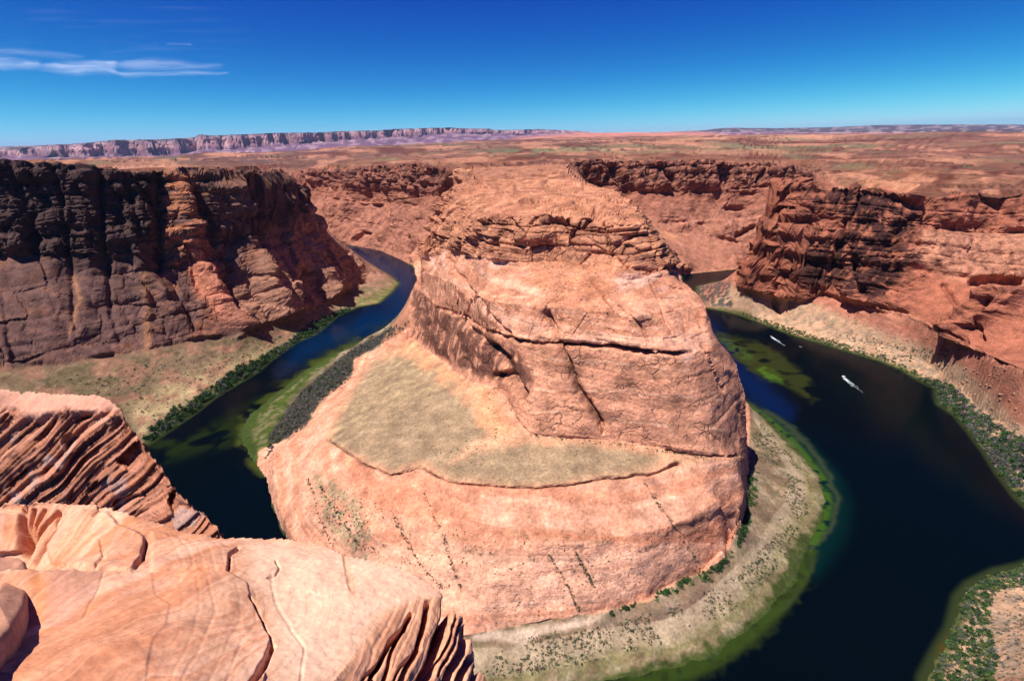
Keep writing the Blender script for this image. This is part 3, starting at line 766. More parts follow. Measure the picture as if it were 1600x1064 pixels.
lay((0.43, 0.235, 0.165), m_tierL * sp([(960, 600), (1165, 620), (1165, 720), (940, 680)], 20) * 0.5)
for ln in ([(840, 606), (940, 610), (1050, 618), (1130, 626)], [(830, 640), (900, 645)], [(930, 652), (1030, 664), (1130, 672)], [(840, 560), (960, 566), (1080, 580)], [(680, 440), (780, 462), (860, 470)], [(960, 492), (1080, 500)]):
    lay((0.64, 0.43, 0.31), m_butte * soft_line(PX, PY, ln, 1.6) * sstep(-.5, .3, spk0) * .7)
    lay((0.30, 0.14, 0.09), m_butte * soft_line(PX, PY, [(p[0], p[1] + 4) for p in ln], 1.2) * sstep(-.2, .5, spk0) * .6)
lay((0.55, 0.37, 0.31), m_butte * (sp([(650, 410), (760, 420), (860, 440), (800, 410), (680, 392)], 8) + sp([(950, 432), (1060, 430), (1040, 455), (970, 450)], 6) + sp([(1000, 552), (1090, 552), (1060, 590), (1010, 565)], 8)) * sstep(.35, .6, n2) * 0.6)
lay((0.42, 0.205, 0.125), m_butte * sp([(820, 412), (930, 412), (950, 440), (960, 500), (900, 480), (860, 480), (830, 440)], 10) * 0.75)
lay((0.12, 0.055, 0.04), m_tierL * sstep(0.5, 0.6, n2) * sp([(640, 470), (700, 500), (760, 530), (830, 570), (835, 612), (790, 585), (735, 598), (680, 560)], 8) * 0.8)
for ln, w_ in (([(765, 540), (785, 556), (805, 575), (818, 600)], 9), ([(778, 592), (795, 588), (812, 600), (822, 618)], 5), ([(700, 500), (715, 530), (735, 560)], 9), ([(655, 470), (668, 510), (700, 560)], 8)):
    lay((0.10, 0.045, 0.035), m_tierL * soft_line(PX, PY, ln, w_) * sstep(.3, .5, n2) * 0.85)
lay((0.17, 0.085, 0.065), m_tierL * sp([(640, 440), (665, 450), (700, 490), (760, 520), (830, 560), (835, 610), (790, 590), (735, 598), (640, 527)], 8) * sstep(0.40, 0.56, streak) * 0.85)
lay((0.30, 0.155, 0.11), m_tierL * soft_line(PX, PY, [(880, 545), (895, 580), (915, 625), (935, 655)], 9) * 0.7)
m_tg = m_terr * sp([(515, 690), (535, 640), (560, 595), (585, 562), (640, 552), (690, 575), (735, 625), (762, 680), (700, 725), (740, 705), (830, 690), (950, 697), (1040, 715), (1000, 738), (930, 745), (870, 756), (824, 758), (760, 752), (700, 748), (665, 722), (612, 735), (562, 714)], 12)
lay((0.44, 0.27, 0.175), m_terr * .9)
lay((0.285, 0.215, 0.145), m_tg * sstep(-.55, .1, n3_ + 1.3 * (m_tg - .4)) * 0.92)
lay((0.34, 0.26, 0.16), m_tg * sstep(0.5, 0.7, n1 * 0.5 + n3 * 0.5) * 0.7)
lay((0.50, 0.28, 0.17), m_terr * sp([(645, 530), (690, 560), (760, 605), (810, 665), (760, 700), (740, 640), (690, 600), (640, 560), (600, 545)], 8) * sstep(.3, .6, n2 + .1) * 0.9)
lay((0.50, 0.33, 0.22), m_terr * sp([(680, 745), (740, 700), (800, 680), (740, 690), (700, 730)], 6) * 0.7)
lay((0.50, 0.24, 0.15), m_skirt * sp([(540, 715), (610, 745), (660, 735), (760, 760), (740, 820), (620, 800), (560, 800)], 14) * 0.6)
lay((0.23, 0.19, 0.12), m_skirt * sp([(485, 735), (520, 745), (560, 780), (580, 840), (600, 880), (560, 880), (520, 830), (495, 790)], 10) * sstep(0.3, 0.55, n3) * 0.85)
lay((0.40, 0.28, 0.19), m_skirt * sp([(430, 760), (500, 800), (560, 900), (700, 960), (640, 900), (600, 860), (700, 880), (820, 900), (700, 830), (600, 820), (520, 760)], 20) * sstep(.4, .6, n3) * .5)
lay((0.36, 0.27, 0.18), m_skirt * (sp([(800, 830), (960, 840), (940, 850), (800, 850)], 10)) * sstep(0.4, 0.6, n3) * 0.6)
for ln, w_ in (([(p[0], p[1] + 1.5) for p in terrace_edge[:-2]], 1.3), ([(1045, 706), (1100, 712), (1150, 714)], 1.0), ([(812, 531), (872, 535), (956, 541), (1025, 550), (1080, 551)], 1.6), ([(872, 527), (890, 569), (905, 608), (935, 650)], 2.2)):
    lay((0.10, 0.045, 0.035), m_butte * soft_line(PX, PY, ln, w_) * 0.75)  # dark varnish in the cracks; terrace lip also has overhang shade painted in
lay((0.60, 0.37, 0.27), m_skirt * sp([(700, 860), (900, 850), (1080, 850), (1060, 900), (900, 945), (760, 965), (640, 920), (560, 880)], 25) * 0.55)
lay((0.46, 0.205, 0.12), m_skirt * sp([(830, 825), (960, 838), (1060, 838), (1150, 800), (1120, 850), (1000, 848), (840, 838)], 5) * 0.6)
spk = fbm3(X / 3.2, Y / 3.2, Zz / 3.2, 2)
lay((0.33, 0.17, 0.11), m_butte * (1 - m_terr) * sstep(0.35, 0.75, spk) * 0.3)
lay((0.66, 0.46, 0.36), m_butte * (1 - m_terr) * sstep(0.45, 0.8, -spk) * 0.35)
# sandbar round the nose
shp = np.hypot(0, shd)
lay((0.40, 0.30, 0.20), m_bar)
lay((0.46, 0.34, 0.25), m_bar * sstep(.5, .65, n2))
nb_ = fbm2(X / 22, Y / 22, 4)
lay((0.25, 0.175, 0.12), m_bar * sstep(-.05, .4, nb_) * .8)
lay((0.50, 0.41, 0.31), m_bar * sstep(.15, .5, -nb_) * .6)
lay((0.20, 0.185, 0.10), m_bar * sstep(.1, .5, fbm2(X / 9 + 4, Y / 9, 3)) * .5)
lay((0.21, 0.17, 0.12), m_bar * sstep(0.52, 0.62, n3) * 0.6)
lay((0.30, 0.22, 0.155), m_bar * sp([(740, 1010), (900, 985), (1040, 950), (1150, 890), (1210, 800), (1200, 740), (1170, 700), (1180, 820), (1110, 900), (960, 965), (800, 1000)], 10) * sstep(.35, .6, n2) * .8)
lay((0.22, 0.14, 0.13), m_bar * sp([(940, 985), (1000, 965), (1080, 930), (1160, 890), (1180, 900), (1100, 950), (1000, 990)], 16) * 0.55)
lay((0.62, 0.48, 0.38), m_bar * sp([(735, 985), (800, 985), (900, 968), (940, 962), (920, 975), (850, 990), (820, 1005), (760, 1000), (740, 1000)], 5) * 0.9)
lay((0.50, 0.40, 0.29), m_bar * (shd > 12) * (shd < 28) * 0.6)
green = (0.075, 0.11, 0.025)
gn = shd + 9 * (n3 - .5) + 9 * (n1 - .5)
lay((0.075, 0.11, 0.025), (m_bar > 0) * sstep(9, 3, gn) * 0.9 * (PX > 880))
lay((0.25, 0.24, 0.10), (m_bar > 0) * np.exp(-((gn - 13) / 5) ** 2) * 0.5 * (PX > 700))
lay(green, (m_bar > 0) * sstep(14, 6, shd) * 0.9 * (PX < 560))
lay((0.085, 0.125, 0.02), (m_bar > 0) * sp([(374, 690), (400, 636), (430, 612), (490, 568), (530, 548), (526, 560), (490, 590), (460, 620), (436, 662), (418, 705), (417, 748), (396, 722)], 3) * (0.55 + .45 * sstep(.3, .6, n3)) * 0.95)
lay((0.055, 0.055, 0.042), (m_bar > 0) * sp([(418, 711), (442, 687), (478, 663), (490, 645), (499, 626), (535, 602), (550, 584), (553, 560), (610, 530), (640, 505), (610, 512), (580, 528), (545, 547), (500, 585), (462, 620), (440, 650), (420, 680), (412, 720)], 4) * 0.85)
lay((0.05, 0.07, 0.02), wet_v * 1.0)
lay((0.05, 0.075, 0.02), outer_side * (R < 1250) * sstep(7, 2, shd) * 0.8)
lay((0.09, 0.12, 0.03), m_left * sp([(490, 520), (530, 490), (560, 476), (600, 470), (625, 440), (600, 452), (560, 470), (500, 505)], 5) * 0.6)
# far country
rp = sstep(2300, 3000, R) * (R < 10800)
lay((0.31, 0.17, 0.12), rp)
lay((0.30, 0.17, 0.13), rp * sstep(.45, .65, fbm2(X / 420, Y / 420, 4) * .5 + .5) * 0.7)
rs = fbm2(X / 1600, Y / 500, 5) * .5 + .5
lay((0.48, 0.28, 0.18), rp * sstep(.55, .7, rs) * .7)
lay((0.27, 0.13, 0.095), rp * sstep(.5, .38, rs) * .7)
ns_ = fbm2(X / 30, Y / 30, 3) * .3 * (R < 2200) + fbm2(X / 110, Y / 110, 2) * .5 + fbm2(X / 380, Y / 380, 2) * .7 + fbm2(X / 1200, Y / 1200, 2) * .6
pl_ = sstep(650, 1000, R) * (R < 10500) * (steep < .12) * (Zz > 150) * (1 - m_stack)
lay((0.21, 0.10, 0.075), pl_ * sstep(.12, .55, ns_) * .75)
lay((0.43, 0.245, 0.165), pl_ * sstep(.25, .6, -ns_) * .55)
lay((0.30, 0.165, 0.12), rp * sp([(1330, 214), (1700, 210), (1700, 262), (1450, 250), (1300, 236)], 12) * .7)
lay((0.22, 0.23, 0.13), rp * (sp([(740, 238), (820, 229), (900, 229), (1000, 234), (1100, 228), (1250, 224), (1400, 228), (1350, 238), (1150, 240), (950, 240), (820, 241)], 5)) * 0.75)
lay((0.55, 0.33, 0.22), rp * sp([(1000, 226), (1100, 212), (1300, 207), (1380, 210), (1300, 220), (1100, 226), (950, 232)], 5) * 0.7)
lay((0.30, 0.13, 0.08), rp * sp([(990, 228), (1060, 224), (1100, 222), (1100, 226)], 3) * 0.8)
lay((0.28, 0.12, 0.08), rp * sp([(1220, 222), (1320, 218), (1318, 226), (1250, 228)], 2.5) * 0.8)
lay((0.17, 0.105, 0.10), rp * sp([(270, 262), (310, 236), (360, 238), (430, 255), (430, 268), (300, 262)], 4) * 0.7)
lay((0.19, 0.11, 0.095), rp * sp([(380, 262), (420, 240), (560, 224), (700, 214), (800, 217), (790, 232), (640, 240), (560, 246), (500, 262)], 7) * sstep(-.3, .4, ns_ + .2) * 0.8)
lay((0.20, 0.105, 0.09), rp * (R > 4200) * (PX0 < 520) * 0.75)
lay((0.26, 0.13, 0.095), pl_ * (PX0 > 1300) * sstep(-.2, .5, fbm2(X / 600 + 9, Y / 600, 3) + .15) * .7)
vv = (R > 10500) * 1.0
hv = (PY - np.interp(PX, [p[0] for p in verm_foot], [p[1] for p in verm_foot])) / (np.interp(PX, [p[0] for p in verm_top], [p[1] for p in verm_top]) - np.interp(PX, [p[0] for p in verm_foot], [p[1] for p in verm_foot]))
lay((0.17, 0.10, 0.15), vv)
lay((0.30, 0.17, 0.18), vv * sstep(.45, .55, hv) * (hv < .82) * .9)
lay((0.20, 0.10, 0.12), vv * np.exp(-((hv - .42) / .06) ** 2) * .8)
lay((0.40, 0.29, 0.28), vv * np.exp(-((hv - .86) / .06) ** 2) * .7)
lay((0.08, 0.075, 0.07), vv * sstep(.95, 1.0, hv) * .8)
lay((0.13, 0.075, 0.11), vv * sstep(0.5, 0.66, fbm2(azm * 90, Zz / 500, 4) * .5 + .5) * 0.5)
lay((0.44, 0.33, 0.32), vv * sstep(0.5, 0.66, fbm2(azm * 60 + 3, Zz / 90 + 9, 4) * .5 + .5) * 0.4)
lay((0.44, 0.21, 0.15), vv * sp([(800, 216), (925, 206), (1000, 203), (1100, 207), (1150, 214), (850, 222)], 4) * 0.8)
for ln in ([(600, 232), (760, 226), (900, 226)], [(560, 246), (700, 243), (860, 243)], [(1050, 240), (1250, 238), (1500, 246)], [(900, 247), (1200, 248), (1350, 255)], [(1350, 268), (1500, 262), (1620, 266)], [(1380, 280), (1480, 276), (1620, 284)], [(1340, 228), (1480, 232), (1620, 236)]):
    lay((0.24, 0.11, 0.08), (R > 700) * (steep < .15) * soft_line(PX0, PY0 + 1.6 * fbm2(X / 300, Y / 900, 3), ln, 1.5) * sstep(-.3, .3, fbm2(X / 200, Y / 200, 2)) * .65)
lay((0.20, 0.095, 0.065), riser * sstep(-.5, .2, fbm2(X / 260 + 5, Y / 260, 2)) * .8)
pl2 = sstep(720, 950, R) * (R < 10500) * (steep < .12) * (Zz > 150) * (1 - 0.45 * m_stack)
C *= (1 - 0.30 * pl2)[..., None]
k1, k2, k3 = (R < 2000) * 1.0, ((R >= 2000) & (R < 4500)) * 1.0, (R >= 4500) * 1.0
sk = k1 * fbm2(X / 75, Y / 110, 3) + k2 * fbm2(X / 210, Y / 420, 3) + k3 * fbm2(X / 600, Y / 1500, 3)
sk2 = k1 * fbm2(X / 75 + 31, Y / 90, 3) + k2 * fbm2(X / 200 + 31, Y / 350, 3) + k3 * fbm2(X / 600 + 31, Y / 1300, 3)
lay((0.13, 0.05, 0.035), pl2 * sstep(.22, .48, sk) * (.45 + .3 * sstep(1000, 1600, R)))
lay((0.40, 0.215, 0.145), pl2 * sstep(.2, .5, sk2) * .7)
lay((0.15, 0.15, 0.09), pl2 * sstep(1400, 2200, R) * sstep(.42, .7, -sk2) * .55)
C *= (1 - 0.30 * m_bar)[..., None]
# bedding lines and small speckle everywhere on rock
C *= (0.86 + 0.28 * bandf * (0.3 + 0.7 * amp(2.0)))[..., None] ** ((st * 0.8 + 0.2) * fadef)[..., None]
C *= (0.85 + 0.3 * n3)[..., None]
C = 0.58 * (C / 0.5) ** 1.32
C = np.clip(C, 0.008, 0.8)

# ---------------------------------------------------------------- cut the survey into its landforms
fc = lambda a: a[:-1, :-1]
alive = ~((P2[..., 2] < -1.2))
ok = fc(alive) | alive[1:, :-1] | alive[1:, 1:] | alive[:-1, 1:]
region = np.zeros(X.shape, int)                      # 0 plateau
region[(R < 2600) & pen & (m_butte > 0.5)] = 1
region[(R < 1000) & pen & (region != 1) & (Zz < 40)] = 2
region[(R >= 1000) & (R < 2300) & pen & (region != 1) & (X < -20)] = 3
region[(R >= 1000) & (R < 2300) & pen & (region != 1) & (X >= -20)] = 4
region[(R < 2300) & ~pen & (X < 0)] = 5
region[(R < 2300) & ~pen & (X >= 0)] = 6
region[R > 10500] = 7
region[(R > 10500) & (azm > math.radians(16))] = 8
rf = fc(region)
names = [('plateau', 'bare orange slickrock plateau stretching back to the horizon', M_far, 'plateau'),
         ('butte', 'great peach sandstone butte with banded dome top inside the river bend', M_rock, 'butte'),
         ('sandbar', 'tan sandy river bar with scrub curving round the nose of the butte', M_rock, 'sandbar'),
         ('canyon_wall', 'distant reddish canyon wall behind the left arm of the river, with a small arch alcove', M_rock, 'canyon wall'),
         ('canyon_wall', 'distant dark topped canyon wall behind the butte on its right with pale talus below', M_rock, 'canyon wall'),
         ('canyon_wall', 'dark shaded purple brown canyon wall with olive talus left of the river', M_rock, 'canyon wall'),
         ('canyon_wall', 'red headland cliffs with black varnish and pink talus right of the river', M_rock, 'canyon wall'),
         ('distant_cliffs', 'long purple banded escarpment on the horizon at left', M_far, 'cliffs'),
         ('distant_cliffs', 'low pale blue mesas on the horizon at right', M_far, 'cliffs')]
rocky = np.clip(1 - tal - m_bar - m_tg - 0.5 * m_top - 0.75 * m_skirt - 0.3 * m_tierU, 0, 1) * (R < 1700) * (0.35 + 0.65 * st)
for k, (nm, lb, mt, ct) in enumerate(names):
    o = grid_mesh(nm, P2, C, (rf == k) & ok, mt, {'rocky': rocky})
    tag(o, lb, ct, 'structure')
print('terrain', round(time.time() - T0, 1))

# ---------------------------------------------------------------- the river
tw = np.linspace(-math.radians(57.5), math.radians(57.5), 620)
uw = np.arange(math.log(105), math.log(2500), 0.0045)
TW, UW = np.meshgrid(tw, uw, indexing='ij')
RW = np.exp(UW)
PW = np.stack([RW * np.sin(TW), RW * np.cos(TW), np.zeros_like(RW)], -1)
wx, wy = PW[..., 0], PW[..., 1]
di = seg_dist(wx, wy, inner_w); do_ = seg_dist(wx, wy, outer_w)
inw = in_poly(wx, wy, river_poly)
dsh = np.where(inw, np.minimum(di, do_), -np.minimum(di, do_))
qx, qy = proj(wx, wy, 0 * wx)
nw1 = fbm2(wx / 30, wy / 30, 4) * .5 + .5
nw2 = fbm2(wx / 9 + 5, wy / 9, 3) * .5 + .5
CW = np.empty(wx.shape + (3,)); CW[:] = (0.0006, 0.0022, 0.0042)
qx = qx + 5 * noise2(wx / 18, wy / 18) + 2.5 * noise2(wx / 6, wy / 6); qy = qy + 4 * noise2(wx / 18 + 40, wy / 18) + 2 * noise2(wx / 6, wy / 6 + 9)
def layw(c, w):
    global CW
    CW = CW * (1 - w[..., None]) + np.asarray(c) * w[..., None]
spw = lambda p, f: soft_poly(qx, qy, p, f)
layw((0.0006, 0.008, 0.045), spw([(1110, 500), (1150, 560), (1190, 592), (1240, 640), (1230, 660), (1180, 632), (1150, 600)], 18) * 0.8)
layw((0.0006, 0.012, 0.045), spw([(530, 380), (650, 420), (650, 500), (560, 530), (440, 580), (470, 530), (600, 480)], 25) * 0.9)
layw((0.003, 0.006, 0.005), spw([(1250, 540), (1430, 600), (1480, 700), (1560, 800), (1350, 640)], 30) * 0.5)
al = (0.04, 0.05, 0.008)
layw((0.012, 0.02, 0.004), spw([(225, 690), (300, 680), (380, 640), (450, 590), (540, 530), (600, 505), (640, 500), (560, 545), (480, 600), (390, 690), (330, 700), (260, 720)], 14) * 0.7 * sstep(.3, .6, nw1))
layw(al, spw([(368, 690), (375, 655), (400, 632), (440, 605), (490, 565), (560, 530), (560, 545), (480, 600), (400, 670), (420, 750), (398, 735)], 7) * 0.9 * sstep(.25, .55, nw1))
layw((0.022, 0.026, 0.006), spw([(1115, 518), (1160, 530), (1200, 540), (1228, 560), (1262, 590), (1280, 622), (1265, 628), (1225, 600), (1180, 588), (1145, 560)], 7) * 0.9 * sstep(.2, .55, nw1))
layw((0.04, 0.085, 0.008), spw([(1190, 572), (1200, 580), (1218, 585), (1222, 597), (1200, 594), (1185, 580)], 4) * 0.95)
layw((0.035, 0.06, 0.01), spw([(1122, 528), (1150, 535), (1185, 562), (1170, 565), (1140, 548)], 4) * 0.7 * sstep(.3, .5, nw2))
layw((0.001, 0.016, 0.014), sstep(30, 8, di) * spw([(1200, 640), (1320, 700), (1350, 780), (1330, 850), (1280, 900), (1200, 870), (1160, 630)], 20) * 0.6)
layw((0.03, 0.04, 0.018), soft_line(qx, qy, [(1165, 630), (1200, 646), (1240, 672), (1270, 704), (1297, 745), (1310, 785), (1296, 825), (1270, 856), (1263, 900), (1236, 935), (1210, 962)], 4.5) * 0.75)
layw((0.035, 0.075, 0.006), sstep(9, 3, di) * (qy > 600) * (qx > 800) * 0.8 * sstep(.25, .5, nw2))
layw((0.018, 0.028, 0.006), sstep(12, 4, di + 8 * (nw2 - .5)) * (qy > 860) * (qx > 880) * 0.75)
layw((0.03, 0.04, 0.012), sstep(7, 2, do_) * 0.7 * (wy < 1300))
layw((0.05, 0.035, 0.008), spw([(1455, 1050), (1480, 990), (1500, 960), (1512, 975), (1500, 1010), (1480, 1060)], 6) * 0.8)
m_water, nt, b, _ = new_mat('river_water')
va = nt.nodes.new('ShaderNodeVertexColor'); va.layer_name = 'tint'
nt.links.new(va.outputs[0], b.inputs['Base Color'])
b.inputs['Roughness'].default_value = 0.06
b.inputs['IOR'].default_value = 1.33
b.inputs['Specular IOR Level'].default_value = 0.05
tc = nt.nodes.new('ShaderNodeTexCoord')
nz = nt.nodes.new('ShaderNodeTexNoise'); nz.inputs['Scale'].default_value = 0.7; nz.inputs['Detail'].default_value = 4
nt.links.new(tc.outputs['Object'], nz.inputs['Vector'])
bp = nt.nodes.new('ShaderNodeBump'); bp.inputs['Strength'].default_value = 0.35; bp.inputs['Distance'].default_value = 0.25
nt.links.new(nz.outputs['Fac'], bp.inputs['Height']); nt.links.new(bp.outputs[0], b.inputs['Normal'])
fm = (dsh[:-1, :-1] > -9)
ro = grid_mesh('river', PW, CW, fm, m_water, smooth=True)
tag(ro, 'deep navy river looping round the butte with green shallows', 'river', 'structure')
print('river', round(time.time() - T0, 1))

# ---------------------------------------------------------------- foreground ledges at the overlook
def rim_drop(rl, pts, D_, off=5, grow=1.03):
    """the rock falls away behind its own outline"""
    q = []
    for i, p in enumerate(pts):
        a = pts[max(i - 1, 0)]; b = pts[min(i + 1, len(pts) - 1)]
        tx, ty = b[0] - a[0], b[1] - a[1]; l = math.hypot(tx, ty)
        nx, ny = ty / l, -tx / l
        w = at(p[0] + nx * off, p[1] + ny * off, Y=p[2] * grow)
        q.append((float(w[0]), float(w[1]), float(w[2]) - D_))
    rl.line3(q)
    return q

# nearest ledge
Zr = lambda pts: [(p[0], p[1], H + p[2]) for p in pts]
A_rim = [(-120, 778, -4.5), (0, 783, -4.7), (60, 780, -4.75), (140, 788, -4.9), (200, 803, -5.0), (270, 828, -5.25), (345, 840, -5.4), (440, 840, -5.6), (500, 852, -5.7), (540, 868, -5.8), (600, 878, -5.9), (640, 890, -6.0), (690, 930, -6.15), (700, 945, -6.25), (722, 965, -6.4), (735, 1000, -6.6), (744, 1040, -6.85), (760, 1064, -7.0), (800, 1130, -7.5), (850, 1250, -9)]
ra = Relief(-math.radians(80), math.radians(20), 0.9, 20, 0.006)
rimA = ra.line(Zr(A_rim), 'z')
rimAY = [(p[0], p[1], float(w[1])) for p, w in zip(A_rim, rimA)]
q1 = rim_drop(ra, rimAY, 7, 5, 1.04)
q2 = rim_drop(ra, rimAY, 16, 60, 1.5)
ra.line(Zr([(-300, 1064, -3.7), (0, 1064, -4.05), (300, 1064, -4.55), (520, 1064, -5.2), (560, 1010, -5.45), (600, 962, -5.7), (650, 938, -5.95), (690, 932, -6.1)]), 'z')
ra.line(Zr([(620, 1064, -5.75), (650, 1010, -5.95), (690, 960, -6.15)]), 'z')
ra.line(Zr([(690, 1064, -6.35), (710, 1010, -6.35), (715, 970, -6.35)]), 'z')
ra.line(Zr([(0, 895, -4.35), (150, 895, -4.65), (350, 895, -5.1), (500, 930, -5.45)]), 'z')
ra.line(Zr([(-400, 1300, -3.5), (0, 1350, -3.8), (400, 1350, -4.3), (600, 1350, -6), (750, 1350, -7.5)]), 'z')
ra.solve()
NCa, NRa = 760, 560
PA = adaptive(ra, -math.radians(64), math.radians(3), NCa, NRa, 2.2, 11, base=0.05, hidden=0.10, blur=14)
ax, ay, az_ = PA[..., 0], PA[..., 1], PA[..., 2]
apx, apy = proj(ax, ay, az_)
NA = grid_normals(blur2(PA, 2))
ab = az_ - H
dA = np.zeros(ax.shape)
w1 = fbm2(ax / 1.6, ay / 1.6, 3)
# thin cross-beds that run towards the viewer and curl
sA = (ax * 0.95 - ay * 0.22 + 0.22 * w1)
face = soft_poly(apx, apy, [(540, 1080), (560, 1020), (600, 960), (640, 938), (700, 930), (740, 960), (800, 1090)], 7)
topm = 1 - face
dA += topm * (0.004 * sstep(-.2, .5, noise2(ax / .9, ay / .9)) * layers(sA / 0.23 + 1.5 * w1, 21, 0.5) + 0.003 * layers(sA / 0.06 + 2 * w1, 22, 0.4) + 0.06 * w1 + 0.012 * fbm3(ax / .25, ay / .25, ab / .25, 3))
# fins on the right end
p1 = np.array(at(705, 950, z=H - 6.25)); p2 = np.array(at(640, 1064, z=H - 6.3))
t_ = p2 - p1; t_ /= np.linalg.norm(t_)
nin = np.array([0.75, 0.45, 0.48]); nin /= np.linalg.norm(nin)
nf = np.cross(t_, nin); nf /= np.linalg.norm(nf)
sF = ((PA - p1) @ nf) + 0.035 * fbm2(ax / .5, ay / .5, 3) + .03 * fbm3(ax / 1.1, ay / 1.1, ab / .8, 2)
fin = layers(sF / 0.14, 31, 0.10)
fin2 = layers(sF / 0.045, 33, 0.15)
deep = sstep(0.55, 0.25, hash1(np.floor(sF / 0.14 + 0.5), 37))
dA += face * (0.018 * fin + 0.012 * fin2 + 0.012 * fbm3(ax / .15, ay / .15, ab / .15, 2))
_jx = 2.4 * fbm2(ax / .35, ay / .35, 3); _jy = 2.4 * fbm2(ax / .35 + 9, ay / .35, 3)
apx = apx + _jx; apy = apy + _jy
def grA(pts, w, d, lo=0):
    global dA
    dd = seg_dist(apx, apy, pts)
    dA = dA - 0.8 * d * np.exp(-(dd / (w * 1.15)) ** 3)
def blockA(poly, h, f):
    global dA
    dA = dA + h * soft_poly(apx, apy, poly, f)
blockA([(82, 884), (70, 850), (95, 812), (130, 797), (170, 802), (186, 822), (215, 836), (229, 850), (226, 872), (206, 896), (150, 890)], 0.055, 4)
blockA([(237, 893), (236, 834), (280, 842), (330, 850), (371, 858), (362, 874), (354, 893), (300, 892)], 0.03, 4)
blockA([(64, 890), (235, 897), (241, 938), (263, 954), (260, 982), (236, 1012), (205, 1175), (-400, 1180), (-400, 990), (66, 960)], 0.008, 2.5)
blockA([(66, 892), (356, 896), (386, 912), (388, 934), (404, 952), (418, 978), (426, 1006), (416, 1036), (390, 1290), (-500, 1290), (-500, 900), (30, 890)], 0.028, 2.5)
blockA([(-50, 780), (20, 800), (36, 802), (30, 860), (-50, 872)], 0.10, 2)
for ln in ([(90, 798), (60, 830), (40, 862)], [(68, 796), (52, 820), (36, 862)], [(50, 796), (40, 830), (34, 868)], [(34, 795), (33, 830), (36, 868)], [(92, 802), (88, 830), (66, 852), (48, 878)]):
    grA(ln, 2.6, 0.13)
for ln, w_, d_ in (([(698, 940), (697, 965), (682, 1010), (658, 1070)], 5.5, 0.9), ([(669, 941), (663, 975), (652, 1010), (625, 1068)], 2.8, 0.7), ([(641, 962), (632, 982), (612, 1002), (586, 1047), (578, 1070)], 2.6, 0.4),
                   ([(628, 985), (612, 1020), (598, 1064)], 2.2, 0.3), ([(655, 1010), (620, 1050), (612, 1068)], 1.6, 0.25), ([(728, 985), (722, 1012), (706, 1045), (697, 1070)], 4.5, 0.6), ([(732, 1030), (722, 1052), (716, 1070)], 4, 0.5),
                   ([(716, 958), (700, 1005), (671, 1060)], 1.5, 0.25), ([(723, 967), (708, 1008), (684, 1056)], 1.6, 0.25), ([(610, 1010), (588, 1040), (566, 1066)], 1.5, 0.15), ([(745, 1045), (740, 1064)], 3, 0.4)):
    grA(ln, w_, d_)
grA([(80, 881), (150, 891), (230, 897), (300, 896), (356, 893)], 1.6, 0.06)
grA([(227, 850), (224, 870), (213, 886)], 2.6, 0.16)
grA([(371, 857), (360, 870), (356, 893)], 2.0, 0.12)
grA([(154, 790), (157, 800), (150, 808)], 1.8, 0.08)
grA([(160, 850), (163, 876), (150, 888)], 2, .04)
grA([(536, 860), (540, 885), (548, 925)], 2.5, 0.02)
grA([(388, 934), (404, 952), (418, 978), (428, 1008), (418, 1038), (398, 1066)], 1.8, 0.06)
grA([(424, 1004), (418, 1030), (402, 1052), (390, 1068)], 3.5, 0.16)
grA([(160, 900), (155, 930), (130, 975), (95, 995)], 1.6, 0.012)
for k in range(7):
    x0 = 270 + k * 22
    grA([(x0 + 10 + 6 * (k % 2), 905 + k * 3), (x0 + 16 + 3 * (k % 3), 950 + k * 4), (x0 + 8 - k * 2, 1000), (x0 - 30 + 4 * (k % 2), 1064)], 2.6, 0.002 + 0.002 * (k % 3))
for k in range(6):
    x0 = 262 + k * 17
    grA([(x0, 838 + k * 2), (x0 + 14, 860), (x0 + 22, 890)], 2.4, 0.005)
grA([(470, 1064), (475, 1010), (455, 975), (430, 940), (425, 900)], 2.5, 0.012)
grA([(430, 880), (436, 890), (430, 902), (420, 904)], 1.5, 0.04)
vert = 0.25 + 0.75 * face
NAo = NA.copy()
out = NAo * [1, 1, 1.4]
out = blur2(out, 6); out /= np.linalg.norm(out, axis=-1, keepdims=True)
PA2 = PA + out * dA[..., None]
# drop slab edge ragged
CA = np.empty(ax.shape + (3,)); CA[:] = (0.61, 0.36, 0.245)
ca1 = fbm3(ax / 1.3, ay / 1.3, ab / 1.0, 4) * .5 + .5
ca2 = layers(sA / 0.12 + w1, 25, 0.5)
def layA(c, w):
    global CA
    CA = CA * (1 - w[..., None]) + np.asarray(c) * w[..., None]
layA((0.50, 0.235, 0.12), sstep(.52, .68, ca1) * 0.7)
layA((0.55, 0.24, 0.11), soft_line(apx, apy, [(50, 900), (66, 930), (60, 980), (30, 1040)], 14) * 0.8)
layA((0.68, 0.44, 0.32), sstep(.5, .7, ca2) * 0.4 * topm)
layA((0.47, 0.22, 0.13), sstep(.45, .15, layers(sA / 0.05 + 1.2 * w1, 27, .4)) * 0.5 * topm)
layA((0.55, 0.27, 0.17), soft_poly(apx, apy, [(-100, 780), (380, 840), (420, 1000), (300, 1100), (-100, 1100)], 40) * sstep(.35, .6, ca1) * .4)
layA((0.72, 0.50, 0.40), sstep(.45, .15, layers(sA / 0.11 + 1.2 * w1, 29, .3)) * 0.3 * topm)
layA((0.74, 0.52, 0.385), soft_poly(apx, apy, [(380, 840), (520, 850), (640, 890), (700, 935), (600, 960), (520, 1064), (430, 1064), (430, 960), (390, 900)], 22) * 0.75)
layA((0.42, 0.23, 0.185), soft_poly(apx, apy, [(80, 895), (160, 895), (150, 940), (100, 990), (70, 980)], 8) * 0.5)
layA((0.50, 0.25, 0.15), soft_line(apx, apy, [(536, 860), (545, 900), (550, 930)], 5) * 0.6)
layA((0.60, 0.345, 0.23), face * 0.8)
